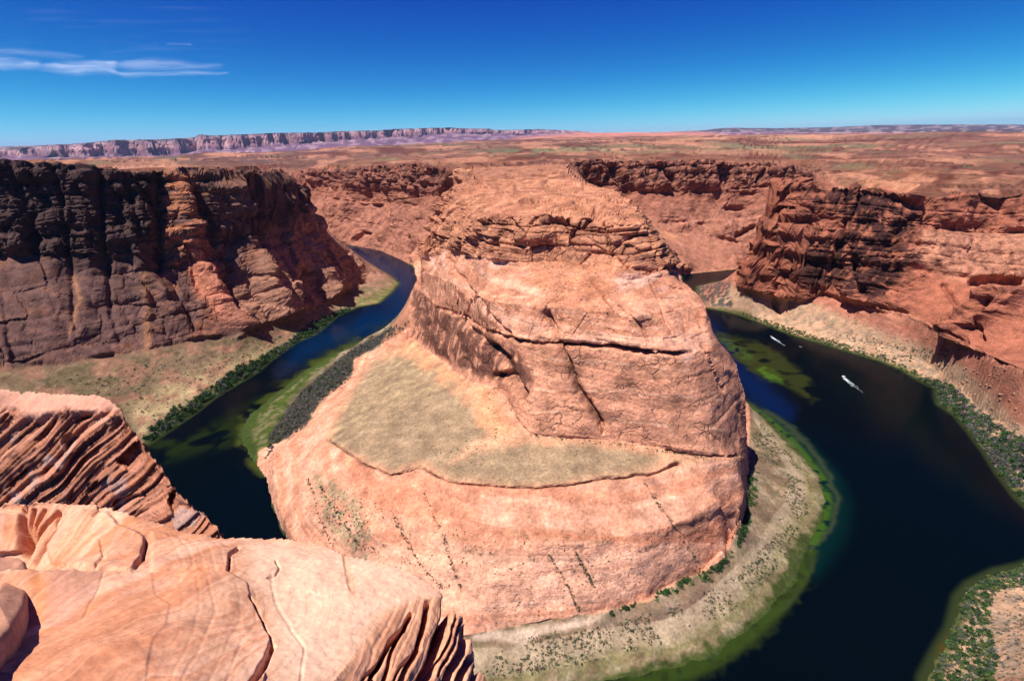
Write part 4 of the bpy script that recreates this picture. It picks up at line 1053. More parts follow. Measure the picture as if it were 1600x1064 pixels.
layA((0.42, 0.20, 0.12), face * sstep(.55, .8, fin2) * 0.5)
CA = 0.64 * (CA / 0.6) ** 1.3
CA = np.clip(CA * (0.88 + .24 * ca1)[..., None], 0.01, .85)
# a thicker slab lying on it at the left edge
top_px = [(-70, 862), (-30, 866), (5, 868), (28, 869), (37, 874), (40, 888), (41, 905), (41, 925), (36, 945), (27, 962), (16, 978), (2, 994), (-16, 1012), (-40, 1035), (-80, 1070), (-130, 1080), (-150, 960)]
def ledge_z(px_, py_):
    i = np.argmin((apx0 - px_) ** 2 + (apy0 - py_) ** 2)
    return PA2.reshape(-1, 3)[i, 2]
apx0, apy0 = proj(PA2[..., 0], PA2[..., 1], PA2[..., 2]); apx0 = apx0.ravel(); apy0 = apy0.ravel()
zs_ = np.array([ledge_z(*p) for p in top_px]); zs_ = np.convolve(np.pad(zs_, 3, mode='edge'), np.ones(7) / 7, 'valid')
ring = np.array([[float(c) for c in at(p[0], p[1], z=z_ + 0.5)] for p, z_ in zip(top_px, zs_)])
fine_r = []
for i in range(len(ring)):
    for t in np.linspace(0, 1, 9)[:-1]: fine_r.append(ring[i] * (1 - t) + ring[(i + 1) % len(ring)] * t)
ring = np.array(fine_r); cen = ring.mean(0); nR = len(ring)
prof = [(0.0, 0.0), (0.25, 0.02), (0.5, 0.01), (0.7, 0.0), (0.8, 0.0), (0.88, 0), (0.94, -0.005), (0.975, -0.015), (1.0, -0.045), (1.01, -0.075), (0.985, -0.11), (1.005, -0.15), (1.0, -0.19), (0.965, -0.22), (0.97, -0.27), (0.93, -0.31), (0.92, -0.40), (0.88, -0.60)]
G_ = np.array([[cen + (r_ - cen) * k_ + np.array([0, 0, dz]) for k_, dz in prof] for r_ in list(ring) + [ring[0]]])
nn = fbm3(G_[..., 0] / .4, G_[..., 1] / .4, G_[..., 2] / .12, 3)
inner_k = np.array([min(1, k_ * 1.2) for k_, _ in prof])[None, :]
G_[..., 0] += 0.02 * nn * inner_k; G_[..., 1] -= 0.015 * nn * inner_k; G_[..., 2] += 0.012 * nn
G_[-1] = G_[0]
Cs_ = np.empty(G_.shape); Cs_[:] = (0.47, 0.225, 0.145); Cs_ *= (1 + 0.25 * nn)[..., None]
oS = grid_mesh('rock_slab', G_, np.clip(Cs_, .02, .8), np.ones((nR, len(prof) - 1), bool), M_near, smooth=True)
tag(oS, 'thick reddish sandstone slab at the left edge casting a black shadow on the ledge', 'rock slab', 'thing')
oA = grid_mesh('rock_ledge', PA2, CA, np.ones((NCa - 1, NRa - 1), bool), M_near, smooth=True)
tag(oA, 'smooth peach sandstone ledge in the foreground with split fins at its right end', 'rock ledge', 'structure')

# second ledge, banded and in rougher light
B_rim = [(-120, 600, 17.6), (0, 608, 17), (60, 613, 16.8), (110, 618, 16.4), (150, 618, 16), (168, 625, 15.8), (182, 635, 15.6), (200, 660, 15.2), (213, 678, 15.0), (230, 695, 14.7), (237, 712, 14.5), (250, 725, 14.2), (262, 745, 13.9), (277, 768, 13.5), (290, 778, 13.3), (305, 796, 13), (325, 802, 12.8), (340, 833, 12.4), (352, 846, 12.2), (370, 880, 12.1), (400, 960, 12)]
rb = Relief(-math.radians(76), math.radians(5), 5, 50, 0.005)
rb.line(B_rim, 'Y')
rim_drop(rb, B_rim, 12, 4, 1.02)
rim_drop(rb, B_rim, 60, 60, 1.2)
rb.line([(-120, 645, 16.9), (0, 645, 16.4), (60, 642, 16.1), (110, 640, 15.8), (150, 638, 15.6), (180, 648, 15.4)], 'Y')
rb.line([(-120, 790, 15.6), (0, 800, 15.2), (150, 815, 14.2), (300, 850, 12.4), (345, 870, 12.15)], 'Y')
rb.line([(-120, 1000, 15), (0, 1050, 14.5), (150, 1050, 13.6), (300, 1050, 12)], 'Y')
rb.solve()
NCb, NRb = 600, 520
PB = adaptive(rb, -math.radians(60), -math.radians(22), NCb, NRb, 10, 45, base=0.05, hidden=0.10, blur=14)
bx, by, bz = PB[..., 0], PB[..., 1], PB[..., 2] - H
bqx, bqy = proj(bx, by, PB[..., 2])
NB = grid_normals(blur2(PB, 2))
q1 = np.array(at(200, 700, Y=15.2)); q2 = np.array(at(90, 800, Y=14.8))
tb = q2 - q1; tb /= np.linalg.norm(tb)
nb_in = np.array([0.62, -0.70, 0.35]); nb_in /= np.linalg.norm(nb_in)
nb = np.cross(tb, nb_in); nb /= np.linalg.norm(nb)
wB = fbm3(bx / 2.5, by / 2.5, bz / 2.0, 3)
sB = ((PB - q1) @ nb) + 0.10 * wB
faceB = soft_poly(bqx, bqy, [(-200, 655), (20, 640), (60, 660), (100, 640), (140, 650), (182, 640), (240, 700), (360, 830), (360, 1100), (-200, 1100)], 9)
dB = faceB * (0.34 * layers(sB / 0.42, 41, 0.12) + 0.24 * layers(sB / 0.17 + .2 * wB, 42, 0.12) + 0.12 * layers(sB / 0.075 + .4 * wB, 43, 0.2) - 0.30 * sstep(.72, .86, hash1(np.floor(sB / 0.17 + .2 * wB), 48)) * sstep(-.25, .1, noise3(bx / 1.4, by / 1.4, bz / 1.4)) - 0.3 + 0.30 * wB + 0.06 * fbm3(bx / .4, by / .4, bz / .4, 3)
              - 0.6 * sstep(0.05, 0.4, noise3(bx / 1.2, by / 1.2, bz / 0.9)) * sstep(.5, .8, layers(sB / .42, 44)))
dB += (1 - faceB) * (0.10 * wB + 0.05 * layers(sB / .3, 45) + 0.02 * fbm3(bx / .5, by / .5, bz / .5, 3))
ob = np.where(faceB[..., None] > 0.5, nb_in, NB); ob = blur2(ob, 4); ob /= np.linalg.norm(ob, axis=-1, keepdims=True)
PB2 = PB + ob * dB[..., None]
CB = np.empty(bx.shape + (3,)); CB[:] = (0.47, 0.245, 0.17)
cb = fbm3(bx / 2, by / 2, bz / 1.5, 4) * .5 + .5
def layB(c, w):
    global CB
    CB = CB * (1 - w[..., None]) + np.asarray(c) * w[..., None]
layB((0.56, 0.33, 0.25), (1 - faceB) * 0.7)
layB((0.36, 0.17, 0.10), faceB * sstep(.45, .6, layers(sB / .11 + wB, 47, .5)) * 0.5)
layB((0.20, 0.085, 0.055), faceB * sstep(.5, .35, layers(sB / .075 + .4 * wB, 43, .2)) * 0.55)
layB((0.40, 0.31, 0.29), faceB * sstep(.58, .7, cb) * 0.6)
oB = grid_mesh('rock_ledge', PB2, np.clip(0.5 * (CB / .47) ** 1.3, .01, .8), np.ones((NCb - 1, NRb - 1), bool), M_near, smooth=True)
tag(oB, 'rough layered sandstone ledge with tilted beds and shadowed gaps, above the smooth one', 'rock ledge', 'structure')
print('ledges', round(time.time() - T0, 1))
# ---------------------------------------------------------------- shrubs, boulders
prs = np.random.RandomState(11)
def foliage_mat():
    m, nt, b, _ = new_mat('foliage')
    a = nt.nodes.new('ShaderNodeVertexColor'); a.layer_name = 'tint'
    oi = nt.nodes.new('ShaderNodeObjectInfo'); r = nt.nodes.new('ShaderNodeMapRange')
    r.inputs['To Min'].default_value = 0.7; r.inputs['To Max'].default_value = 1.3
    nt.links.new(oi.outputs['Random'], r.inputs['Value'])
    mx = nt.nodes.new('ShaderNodeVectorMath'); mx.operation = 'SCALE'
    nt.links.new(a.outputs['Color'], mx.inputs[0]); nt.links.new(r.outputs[0], mx.inputs['Scale'])
    nt.links.new(mx.outputs[0], b.inputs['Base Color']); b.inputs['Roughness'].default_value = 0.8
    b.inputs['Specular IOR Level'].default_value = 0.2
    return m
M_leaf = foliage_mat()
def tri_mesh(name, V, F, Cv, mat):
    me = bpy.data.meshes.new(name)
    me.vertices.add(len(V)); me.vertices.foreach_set('co', V.astype(np.float32).ravel())
    me.loops.add(F.size); me.loops.foreach_set('vertex_index', F.astype(np.int32).ravel())
    me.polygons.add(len(F)); me.polygons.foreach_set('loop_start', np.arange(0, F.size, 3, dtype=np.int32))
    me.update(calc_edges=True)
    a = me.color_attributes.new('tint', 'FLOAT_COLOR', 'POINT')
    rgba = np.ones((len(V), 4), np.float32); rgba[:, :3] = Cv
    a.data.foreach_set('color', rgba.ravel())
    me.materials.append(mat)
    return me
def bush_shape(n, seed, leaf=0.34):
    """leafy clumps filling an uneven mound of radius 1"""
    r = np.random.RandomState(seed)
    lobes = r.randn(6, 3) * [0.45, 0.45, 0.18] + [0, 0, 0.42]
    c = lobes[r.randint(0, 6, n)]
    d = r.randn(n, 3); d /= np.linalg.norm(d, axis=1, keepdims=True)
    p = c + d * (r.rand(n, 1) ** 0.4) * 0.48
    p[:, 2] = np.abs(p[:, 2]) * 0.85 + 0.05
    t = r.randn(n, 3, 3) * leaf * 0.6
    V = (p[:, None, :] + t).reshape(-1, 3); V[:, 2] = np.maximum(V[:, 2], -0.1)
    k = np.repeat(0.75 + 0.5 * r.rand(n), 3)
    return V, np.arange(3 * n).reshape(-1, 3), k
def ico(seed):
    t = (1 + 5 ** .5) / 2
    V = np.array([(-1, t, 0), (1, t, 0), (-1, -t, 0), (1, -t, 0), (0, -1, t), (0, 1, t), (0, -1, -t), (0, 1, -t), (t, 0, -1), (t, 0, 1), (-t, 0, -1), (-t, 0, 1)], float)
    F = [(0, 11, 5), (0, 5, 1), (0, 1, 7), (0, 7, 10), (0, 10, 11), (1, 5, 9), (5, 11, 4), (11, 10, 2), (10, 7, 6), (7, 1, 8), (3, 9, 4), (3, 4, 2), (3, 2, 6), (3, 6, 8), (3, 8, 9), (4, 9, 5), (2, 4, 11), (6, 2, 10), (8, 6, 7), (9, 8, 1)]
    V /= np.linalg.norm(V[0]); V = list(V)
    F2 = []; mid = {}
    def m(a, b):
        k = (min(a, b), max(a, b))
        if k not in mid:
            p = V[a] + V[b]; V.append(p / np.linalg.norm(p)); mid[k] = len(V) - 1
        return mid[k]
    for a, b, c in F:
        x, y, z = m(a, b), m(b, c), m(c, a); F2 += [(a, x, z), (b, y, x), (c, z, y), (x, y, z)]
    V = np.array(V); r = np.random.RandomState(seed)
    for _ in range(7):                                # broken faces
        n = r.randn(3); n /= np.linalg.norm(n); d = 0.45 + 0.3 * r.rand()
        over = np.maximum(V @ n - d, 0); V = V - over[:, None] * n
    V = V * [1, 0.8, 0.7]
    return V, np.array(F2), np.ones(len(V))
DG, MG, YG, GG, GB, OL, BR = (0.022, 0.052, 0.014), (0.038, 0.085, 0.018), (0.085, 0.11, 0.028), (0.075, 0.085, 0.065), (0.105, 0.092, 0.088), (0.11, 0.10, 0.05), (0.12, 0.075, 0.055)
Pv = P2.reshape(-1, 3)
du_ = np.linalg.norm(np.cross(np.gradient(P2, axis=0), np.gradient(P2, axis=1)), axis=-1)
vis_ = np.ones(X.shape, bool)
def zone(poly, n, f=3, where=None, line=None, width=3):
    w = soft_poly(PX0, PY0, poly, f) if line is None else soft_line(PX0, PY0, poly, width)
    w = w * du_ * (P2[..., 2] > 0.05) * (R < 1500)
    if where is not None: w = w * where
    w = w.ravel(); w = w / w.sum()
    i = prs.choice(len(w), n, p=w)
    p = Pv[i].copy()
    return p
plants = []      # (kind, x, y, z, size, colour, label, group)
CN = {DG: 'dark green', MG: 'mid green', YG: 'yellow green', GG: 'grey green', GB: 'grey brown', OL: 'olive', BR: 'brown'}
def grow(kind, pts, lo, hi, cols, label, group):
    for p in pts:
        s_ = lo + (hi - lo) * prs.rand() ** 1.8
        c_ = cols[prs.randint(len(cols))]; f_ = (s_ - lo) / (hi - lo)
        sz = 'large ' if f_ > 0.66 else ('small ' if f_ < 0.2 else '')
        plants.append((kind, p[0], p[1], p[2] - 0.12 * s_, s_, c_, sz + label.replace('{c}', CN.get(c_, '')), group))
clump = lambda k=14.0, t=0.0: (fbm2(X / k, Y / k, 2) > t) * 1.0
lbank = [(224, 690), (236, 668), (262, 650), (300, 628), (345, 592), (400, 562), (450, 535), (490, 505), (545, 478), (552, 487), (495, 523), (418, 569), (361, 608), (301, 650), (236, 694)]
grow('riverside_bush', zone(lbank, 520, 3, outer_side), 2.2, 5.2, [DG, DG, MG, GG], '{c} bush in the thicket along the left river bank', 'bushes along the left river bank')
grow('desert_shrub', zone([(60, 600), (240, 570), (380, 540), (470, 500), (560, 460), (600, 450), (500, 520), (380, 580), (260, 660), (200, 640)], 420, 8, outer_side), 0.7, 1.8, [OL, GG, DG], '{c} shrub on the left talus slope', 'shrubs on the left talus slope')
grow('desert_shrub', zone([(416, 715), (442, 687), (478, 663), (490, 645), (499, 626), (535, 602), (550, 584), (553, 560), (610, 530), (640, 505), (610, 512), (580, 530), (545, 550), (505, 585), (466, 620), (444, 650), (424, 680), (412, 720)], 1500, 3), 1.2, 2.5, [GB, GB, GB, GG, DG], '{c} twiggy shrub in the dense brush left of the butte', 'grey brush between the left arm of the river and the butte')
grow('riverside_bush', zone([(1160, 488), (1240, 515), (1300, 532), (1370, 552), (1440, 584), (1470, 600), (1462, 612), (1410, 582), (1329, 555), (1239, 528), (1160, 497)], 420, 3, outer_side), 1.1, 2.6, [MG, DG, YG], '{c} bush on the far right river bank below the headland', 'bushes on the far right bank')
grow('riverside_bush', zone([(1440, 592), (1475, 596), (1500, 615), (1540, 650), (1620, 700), (1640, 800), (1600, 795), (1564, 745), (1519, 680), (1468, 634)], 1000, 4, outer_side), 1.5, 3.8, [MG, GG, GG, DG, GB], '{c} bush in the bank thicket at the right edge of the river', 'thicket on the right bank')
grow('riverside_bush', zone([(1450, 1070), (1470, 1030), (1490, 985), (1502, 938), (1525, 910), (1600, 885), (1620, 905), (1550, 930), (1545, 980), (1560, 1020), (1550, 1070)], 650, 4, outer_side), 1.1, 2.5, [MG, DG, DG, GG, YG], '{c} bush crowding the bank at the bottom right corner', 'bushes at the bottom right bank')
grow('desert_shrub', zone([(1550, 950), (1600, 900), (1640, 1064), (1545, 1070)], 260, 8, outer_side), 0.5, 1.1, [GG, GB, OL], '{c} tuft on pink sand behind the bottom right thicket', 'tufts behind the bottom right thicket')
grow('desert_shrub', zone([(1300, 520), (1400, 540), (1480, 545), (1440, 560), (1380, 556)], 90, 6, outer_side), 0.8, 2.0, [GG, DG, OL], '{c} shrub on the sand of the dry wash below the right talus', 'shrubs in the dry wash')
grow('desert_shrub', zone([(1380, 556), (1420, 560), (1480, 549), (1500, 545)], 60, 3, outer_side, line=1, width=4), 1.0, 2.4, [DG, GG], '{c} shrub lining the dry wash below the right talus', 'dark shrubs in the dry wash')
notrock = (m_butte < 0.5) * 1.0
grow('riverside_bush', zone([(1172, 740), (1172, 790), (1158, 835), (1130, 878), (1100, 900), (1050, 918), (1010, 938), (960, 955)], 150, 3, notrock, line=1, width=6), 1.3, 3.2, [DG, MG, MG, DG], '{c} bush at the foot of the butte beside the sandbar', 'green bushes at the foot of the butte')
grow('desert_shrub', zone([(1168, 700), (1230, 740), (1215, 830), (1150, 900), (1050, 950), (960, 975), (800, 1000), (740, 1064), (900, 1040), (1020, 1010), (1150, 950), (1220, 880), (1262, 800), (1250, 730), (1190, 660)], 1900, 4, notrock * clump(18, -0.25)), 0.4, 1.15, [OL, BR, OL, GG, DG, OL], '{c} shrub dotted on the sandbar', 'shrubs on the sandbar')
skirt_ok = (m_skirt > 0.5) * 1.0
for ln in ([(660, 770), (690, 830), (705, 880), (722, 925)], [(612, 800), (640, 850), (655, 880), (690, 920)], [(858, 870), (885, 910), (905, 955)], [(900, 865), (928, 915)], [(1010, 760), (1050, 815), (1085, 870), (1098, 900)], [(480, 750), (510, 830), (520, 850)], [(500, 760), (560, 850)]):
    grow('desert_shrub', zone(ln, 60, 3, skirt_ok, line=1, width=2.0), 0.45, 1.1, [DG, OL, GG], '{c} shrub rooted in a crack of the sloping slickrock', 'shrubs in the slickrock cracks')
grow('desert_shrub', zone([(500, 750), (620, 800), (760, 830), (1000, 830), (1100, 800), (1080, 890), (900, 950), (760, 970), (640, 900), (520, 850)], 420, 8, skirt_ok * clump(12, 0.05)), 0.35, 0.8, [OL, DG, GG], '{c} shrub on the bare slickrock skirt of the butte', 'shrubs on the slickrock skirt')
grow('desert_shrub', zone([(498, 755), (530, 790), (570, 800), (588, 860), (560, 860), (520, 820)], 260, 8, skirt_ok), 0.3, 0.9, [OL, GG], '{c} shrub in the shallow gully down the left of the skirt', 'shrubs in the skirt gully')
grow('desert_shrub', zone([(830, 680), (880, 687), (950, 692), (1000, 698), (1050, 708), (1100, 715)], 120, 3, line=1, width=3), 0.4, 1.0, [MG, OL, DG], '{c} shrub under the cliff foot on the terrace', 'shrubs at the back of the terrace')
grow('desert_shrub', zone([(690, 708), (720, 698), (750, 697), (770, 690), (775, 660), (760, 605)], 60, 3, line=1, width=4), 0.35, 0.9, [DG, OL], '{c} shrub in the shallow wash crossing the terrace', 'shrubs in the terrace wash')
grow('desert_shrub', zone([(515, 690), (535, 640), (560, 595), (640, 552), (735, 625), (762, 680), (950, 697), (1040, 715), (930, 745), (824, 758), (665, 722), (562, 714)], 900, 6, m_tg), 0.2, 0.5, [OL, GG, OL], '{c} tuft in the dry grass of the terrace', 'tufts on the terrace')
RK = [(0.30, 0.15, 0.10), (0.38, 0.20, 0.14), (0.24, 0.13, 0.10)]
grow('boulder', zone([(1086, 445), (1120, 438), (1145, 442), (1138, 462), (1150, 478), (1110, 480), (1092, 465)], 420, 2), 0.6, 1.9, [(0.10, 0.09, 0.085), (0.06, 0.055, 0.05), (0.2, 0.17, 0.15)], 'dark cobble on the gravel bar behind the butte', 'dark cobbles on the gravel bar')
grow('boulder', zone([(825, 412), (930, 412), (950, 440), (955, 495), (900, 475), (860, 480), (830, 440)], 220, 6), 0.4, 1.7, RK, 'fallen sandstone boulder on the brown slide below the butte top', 'boulders on the slide')
grow('boulder', zone([(1290, 470), (1480, 530), (1600, 590), (1600, 680), (1500, 600), (1380, 540), (1260, 500)], 260, 10, outer_side), 0.6, 2.2, RK, 'red boulder on the talus below the right headland', 'boulders on the right talus')
grow('boulder', zone([(30, 580), (230, 555), (400, 520), (540, 460), (480, 515), (380, 560), (240, 620), (60, 610)], 200, 8, outer_side), 0.6, 2.2, [(0.25, 0.15, 0.11), (0.32, 0.22, 0.16)], 'brown boulder on the talus below the left wall', 'boulders on the left talus')
grow('boulder', zone([(760, 600), (800, 640), (830, 660), (790, 618)], 60, 6), 0.4, 1.3, RK, 'red boulder at the foot of the alcove above the terrace', 'boulders below the alcove')
grow('boulder', zone([(1090, 552), (1110, 560), (1130, 600), (1105, 560)], 30, 6, (m_butte > .5)), 0.4, 1.0, RK, 'boulder on the right shoulder of the butte', 'boulders on the right shoulder')
grow('boulder', zone([(745, 945), (835, 935), (830, 955), (750, 965)], 90, 6), 0.25, 0.7, [(0.62, 0.55, 0.5), (0.5, 0.4, 0.34)], 'pale boulder on the whitened rock at the tip of the skirt', 'pale boulders at the skirt tip')
grow('boulder', zone([(545, 565), (600, 570), (560, 580), (575, 560)], 26, 6), 0.5, 1.6, RK, 'red boulder on the ledge above the grey brush', 'boulders above the brush')
grow('boulder', zone([(1505, 928), (1500, 945), (1530, 908)], 12, 3, outer_side), 0.3, 0.6, [(0.6, 0.5, 0.42)], 'pale boulder at the waterline of the bottom right bank', 'boulders at the bottom right waterline')

def apparent(p): return p[4] / math.dist((p[1], p[2], p[3]), (0, 0, H))
protos = {}
def proto(kind, colr):
    key = (kind, colr)
    if key not in protos:
        lst = []
        for k in range(3):
            V, F, kk = (ico(50 + k) if kind == 'boulder' else bush_shape(70 if kind == 'desert_shrub' else 150, 20 + k, 0.36 if kind == 'desert_shrub' else 0.27))
            lst.append(tri_mesh(kind, V, F, np.array(colr)[None, :] * kk[:, None], M_leaf if kind != 'boulder' else M_rock))
        protos[key] = lst
    return protos[key]
LIM = {'riverside_bush': 300, 'desert_shrub': 290, 'boulder': 200}
CAT = {'riverside_bush': 'bush', 'desert_shrub': 'shrub', 'boulder': 'boulder'}
MASS = {'riverside_bush': ('bank_bushes', 'remaining green bushes crowding the river banks', 'bushes'), 'desert_shrub': ('scrub', 'sparse small scrub scattered over talus, sandbar and slickrock', 'scrub'), 'boulder': ('rubble', 'small fallen rock scattered on the slopes and gravel bar', 'rubble')}
for kind in ('riverside_bush', 'desert_shrub', 'boulder'):
    lst = [p for p in plants if p[0] == kind]
    seen = []
    for p in lst:
        a, b_ = proj(p[1], p[2], p[3]); seen.append(-20 < a < 1620 and b_ < 1080)
    order = sorted(range(len(lst)), key=lambda i: -(apparent(lst[i]) * (1 if seen[i] else 0)))
    for i in order[:LIM[kind]]:
        _, x, y, z, s_, c_, lb, gp = lst[i]
        o = bpy.data.objects.new(kind, proto(kind, c_)[prs.randint(3)])
        col.objects.link(o)
        o.location = (x, y, z); o.rotation_euler = (0, 0, prs.rand() * 6.28)
        o.scale = (s_ * (0.85 + .3 * prs.rand()), s_, s_ * (0.8 + .45 * prs.rand()))
        tag(o, lb, CAT[kind], 'thing', gp)
    Vs, Fs, Cs, off = [], [], [], 0
    shapes = [ico(60 + k) if kind == 'boulder' else bush_shape(26 if kind == 'desert_shrub' else 60, 80 + k, 0.5 if kind == 'desert_shrub' else 0.38) for k in range(4)]
    for i in order[LIM[kind]:]:
        _, x, y, z, s_, c_, lb, gp = lst[i]
        V, F, kk = shapes[i % 4]
        a = prs.rand() * 6.28; ca_, sa_ = math.cos(a), math.sin(a)
        W_ = np.stack([V[:, 0] * ca_ - V[:, 1] * sa_, V[:, 0] * sa_ + V[:, 1] * ca_, V[:, 2]], 1) * s_ + [x, y, z]
        Vs.append(W_); Fs.append(F + off); off += len(V)
        Cs.append(np.array(c_)[None, :] * kk[:, None] * (0.75 + 0.5 * prs.rand()))
    if Vs:
        nm, lb, ct = MASS[kind]
        o = bpy.data.objects.new(nm, tri_mesh(nm, np.concatenate(Vs), np.concatenate(Fs), np.concatenate(Cs), M_leaf if kind != 'boulder' else M_rock))
        col.objects.link(o); tag(o, lb, ct, 'stuff')
print('plants', round(time.time() - T0, 1), len(plants))

# ---------------------------------------------------------------- boats
def plain(name, c, rough=0.5, spec=0.4):
    m, nt, b, _ = new_mat(name)
    b.inputs['Base Color'].default_value = (*c, 1); b.inputs['Roughness'].default_value = rough
    b.inputs['Specular IOR Level'].default_value = spec
    return m
M_hull = plain('white_hull', (0.75, 0.77, 0.8), 0.3)
M_dark = plain('dark_trim', (0.05, 0.05, 0.06), 0.4)
M_foam = plain('foam', (0.72, 0.80, 0.86), 0.9, 0.1)
def loft(name, rings, mat, parent):
    n = len(rings[0]); V = [v for r in rings for v in r]; F = []
    for i in range(len(rings) - 1):
        for j in range(n):
            F.append((i * n + j, i * n + (j + 1) % n, (i + 1) * n + (j + 1) % n, (i + 1) * n + j))
    F.append(tuple(range(n))[::-1]); F.append(tuple((len(rings) - 1) * n + j for j in range(n)))
    me = bpy.data.meshes.new(name); me.from_pydata(V, [], F); me.update(); me.materials.append(mat)
    o = bpy.data.objects.new(name, me); col.objects.link(o); o.parent = parent
    return o
def hull_ring(x, w, d, t):
    return [(x, -w, t), (x, -w * 0.8, t - d * 0.55), (x, -w * 0.25, t - d), (x, w * 0.25, t - d), (x, w * 0.8, t - d * 0.55), (x, w, t)]
def box_ring(x, w, z0, z1):
    return [(x, -w, z0), (x, w, z0), (x, w * .9, z1), (x, -w * .9, z1)]
def motorboat(px, py, tx, ty, L, label, canopy):
    x, y, _ = at(px, py, z=0); x2, y2, _ = at(tx, ty, z=0)
    r = bpy.data.objects.new('motorboat', None); col.objects.link(r)
    r.location = (float(x), float(y), 0.0); r.rotation_euler = (0, 0, math.atan2(float(y - y2), float(x - x2)))
    tag(r, label, 'boat', 'thing', None)
    h = L / 2
    loft('hull', [hull_ring(-h, .17 * L, .13 * L, .10 * L), hull_ring(-.2 * h, .18 * L, .14 * L, .10 * L), hull_ring(.5 * h, .14 * L, .13 * L, .12 * L), hull_ring(.85 * h, .06 * L, .09 * L, .14 * L), hull_ring(h, .01 * L, .03 * L, .15 * L)], M_hull, r)
    loft('cockpit_floor', [box_ring(-.85 * h, .13 * L, .10 * L, .105 * L), box_ring(.3 * h, .12 * L, .11 * L, .118 * L)], M_dark, r)
    for k in (-1, 1):
        loft('seat', [box_ring(-.55 * h, .03 * L, .10 * L, .16 * L), box_ring(-.35 * h, .03 * L, .10 * L, .16 * L)], M_hull, r).location = (0, k * .07 * L, 0)
    loft('windscreen', [box_ring(.28 * h, .12 * L, .11 * L, .19 * L), box_ring(.33 * h, .11 * L, .11 * L, .17 * L)], M_dark, r)
    loft('outboard_motor', [box_ring(-1.1 * h, .03 * L, .0, .15 * L), box_ring(-1.0 * h, .035 * L, .0, .17 * L)], M_dark, r)
    if canopy:
        loft('canopy', [box_ring(-.5 * h, .15 * L, .27 * L, .285 * L), box_ring(.3 * h, .14 * L, .27 * L, .285 * L)], M_hull, r)
        for a in (-.5, .3):
            for k in (-1, 1):
                loft('canopy_post', [box_ring(a * h - .005 * L, .006 * L, .1 * L, .27 * L), box_ring(a * h + .005 * L, .006 * L, .1 * L, .27 * L)], M_hull, r).location = (0, k * .13 * L, 0)
    # foam behind the stern: a churned core and two spreading arms
    d = math.hypot(float(x2 - x), float(y2 - y)); ux, uy = float(x2 - x) / d, float(y2 - y) / d
    V, F = [], []
    for q in range(230):
        t = prs.rand() ** 1.4
        core = prs.rand() < 0.6
        dist = h * 0.6 + t * d
        side = prs.randn() * (0.09 * L + 0.02 * dist) * (1 - 0.7 * t) if core else (1 if prs.rand() < .5 else -1) * (0.14 * L + dist * 0.085) + prs.randn() * 0.05 * L
        if not core and t > 0.6: continue
        cx = float(x) + ux * dist - uy * side; cy = float(y) + uy * dist + ux * side
        ln = L * (0.04 + .09 * prs.rand()) * (1 - .4 * t); wd = L * (0.010 + .022 * prs.rand()) * (1 - .75 * t)
        zz = 0.035 + prs.rand() * 0.25 * (1 - t); b0 = len(V)
        V += [(cx - ux * ln - uy * wd, cy - uy * ln + ux * wd, 0.02), (cx - ux * ln + uy * wd, cy - uy * ln - ux * wd, 0.02), (cx + ux * ln + uy * wd, cy + uy * ln - ux * wd, 0.02), (cx + ux * ln - uy * wd, cy + uy * ln + ux * wd, 0.02), (cx, cy, zz)]
        F += [(b0, b0 + 1, b0 + 4), (b0 + 1, b0 + 2, b0 + 4), (b0 + 2, b0 + 3, b0 + 4), (b0 + 3, b0, b0 + 4)]
    me = bpy.data.meshes.new('wake'); me.from_pydata(V, [], F); me.update(); me.materials.append(M_foam)
    o = bpy.data.objects.new('wake', me); col.objects.link(o)
    tag(o, 'white foam wake trailing behind the ' + ('far' if not canopy else 'near') + ' motorboat', 'wake', 'stuff')
motorboat(1206, 527, 1226, 540, 7.5, 'white motorboat with short wake near the far right bank', False)
motorboat(1318, 590, 1348, 613, 7.5, 'white motorboat with canopy and long wake in mid river on the right', True)
x, y, _ = at(1251, 542, z=0)
rk = bpy.data.objects.new('kayak', None); col.objects.link(rk); rk.location = (float(x), float(y), 0); rk.rotation_euler = (0, 0, 2.4)
tag(rk, 'tiny white kayak between the two motorboats', 'kayak', 'thing')
loft('hull', [hull_ring(-2.1, .02, .1, .3), hull_ring(-1.2, .36, .3, .32), hull_ring(0, .48, .34, .32), hull_ring(1.2, .36, .3, .32), hull_ring(2.1, .02, .1, .3)], M_hull, rk)
loft('cockpit', [box_ring(-.5, .25, .3, .36), box_ring(.5, .22, .3, .36)], M_dark, rk)

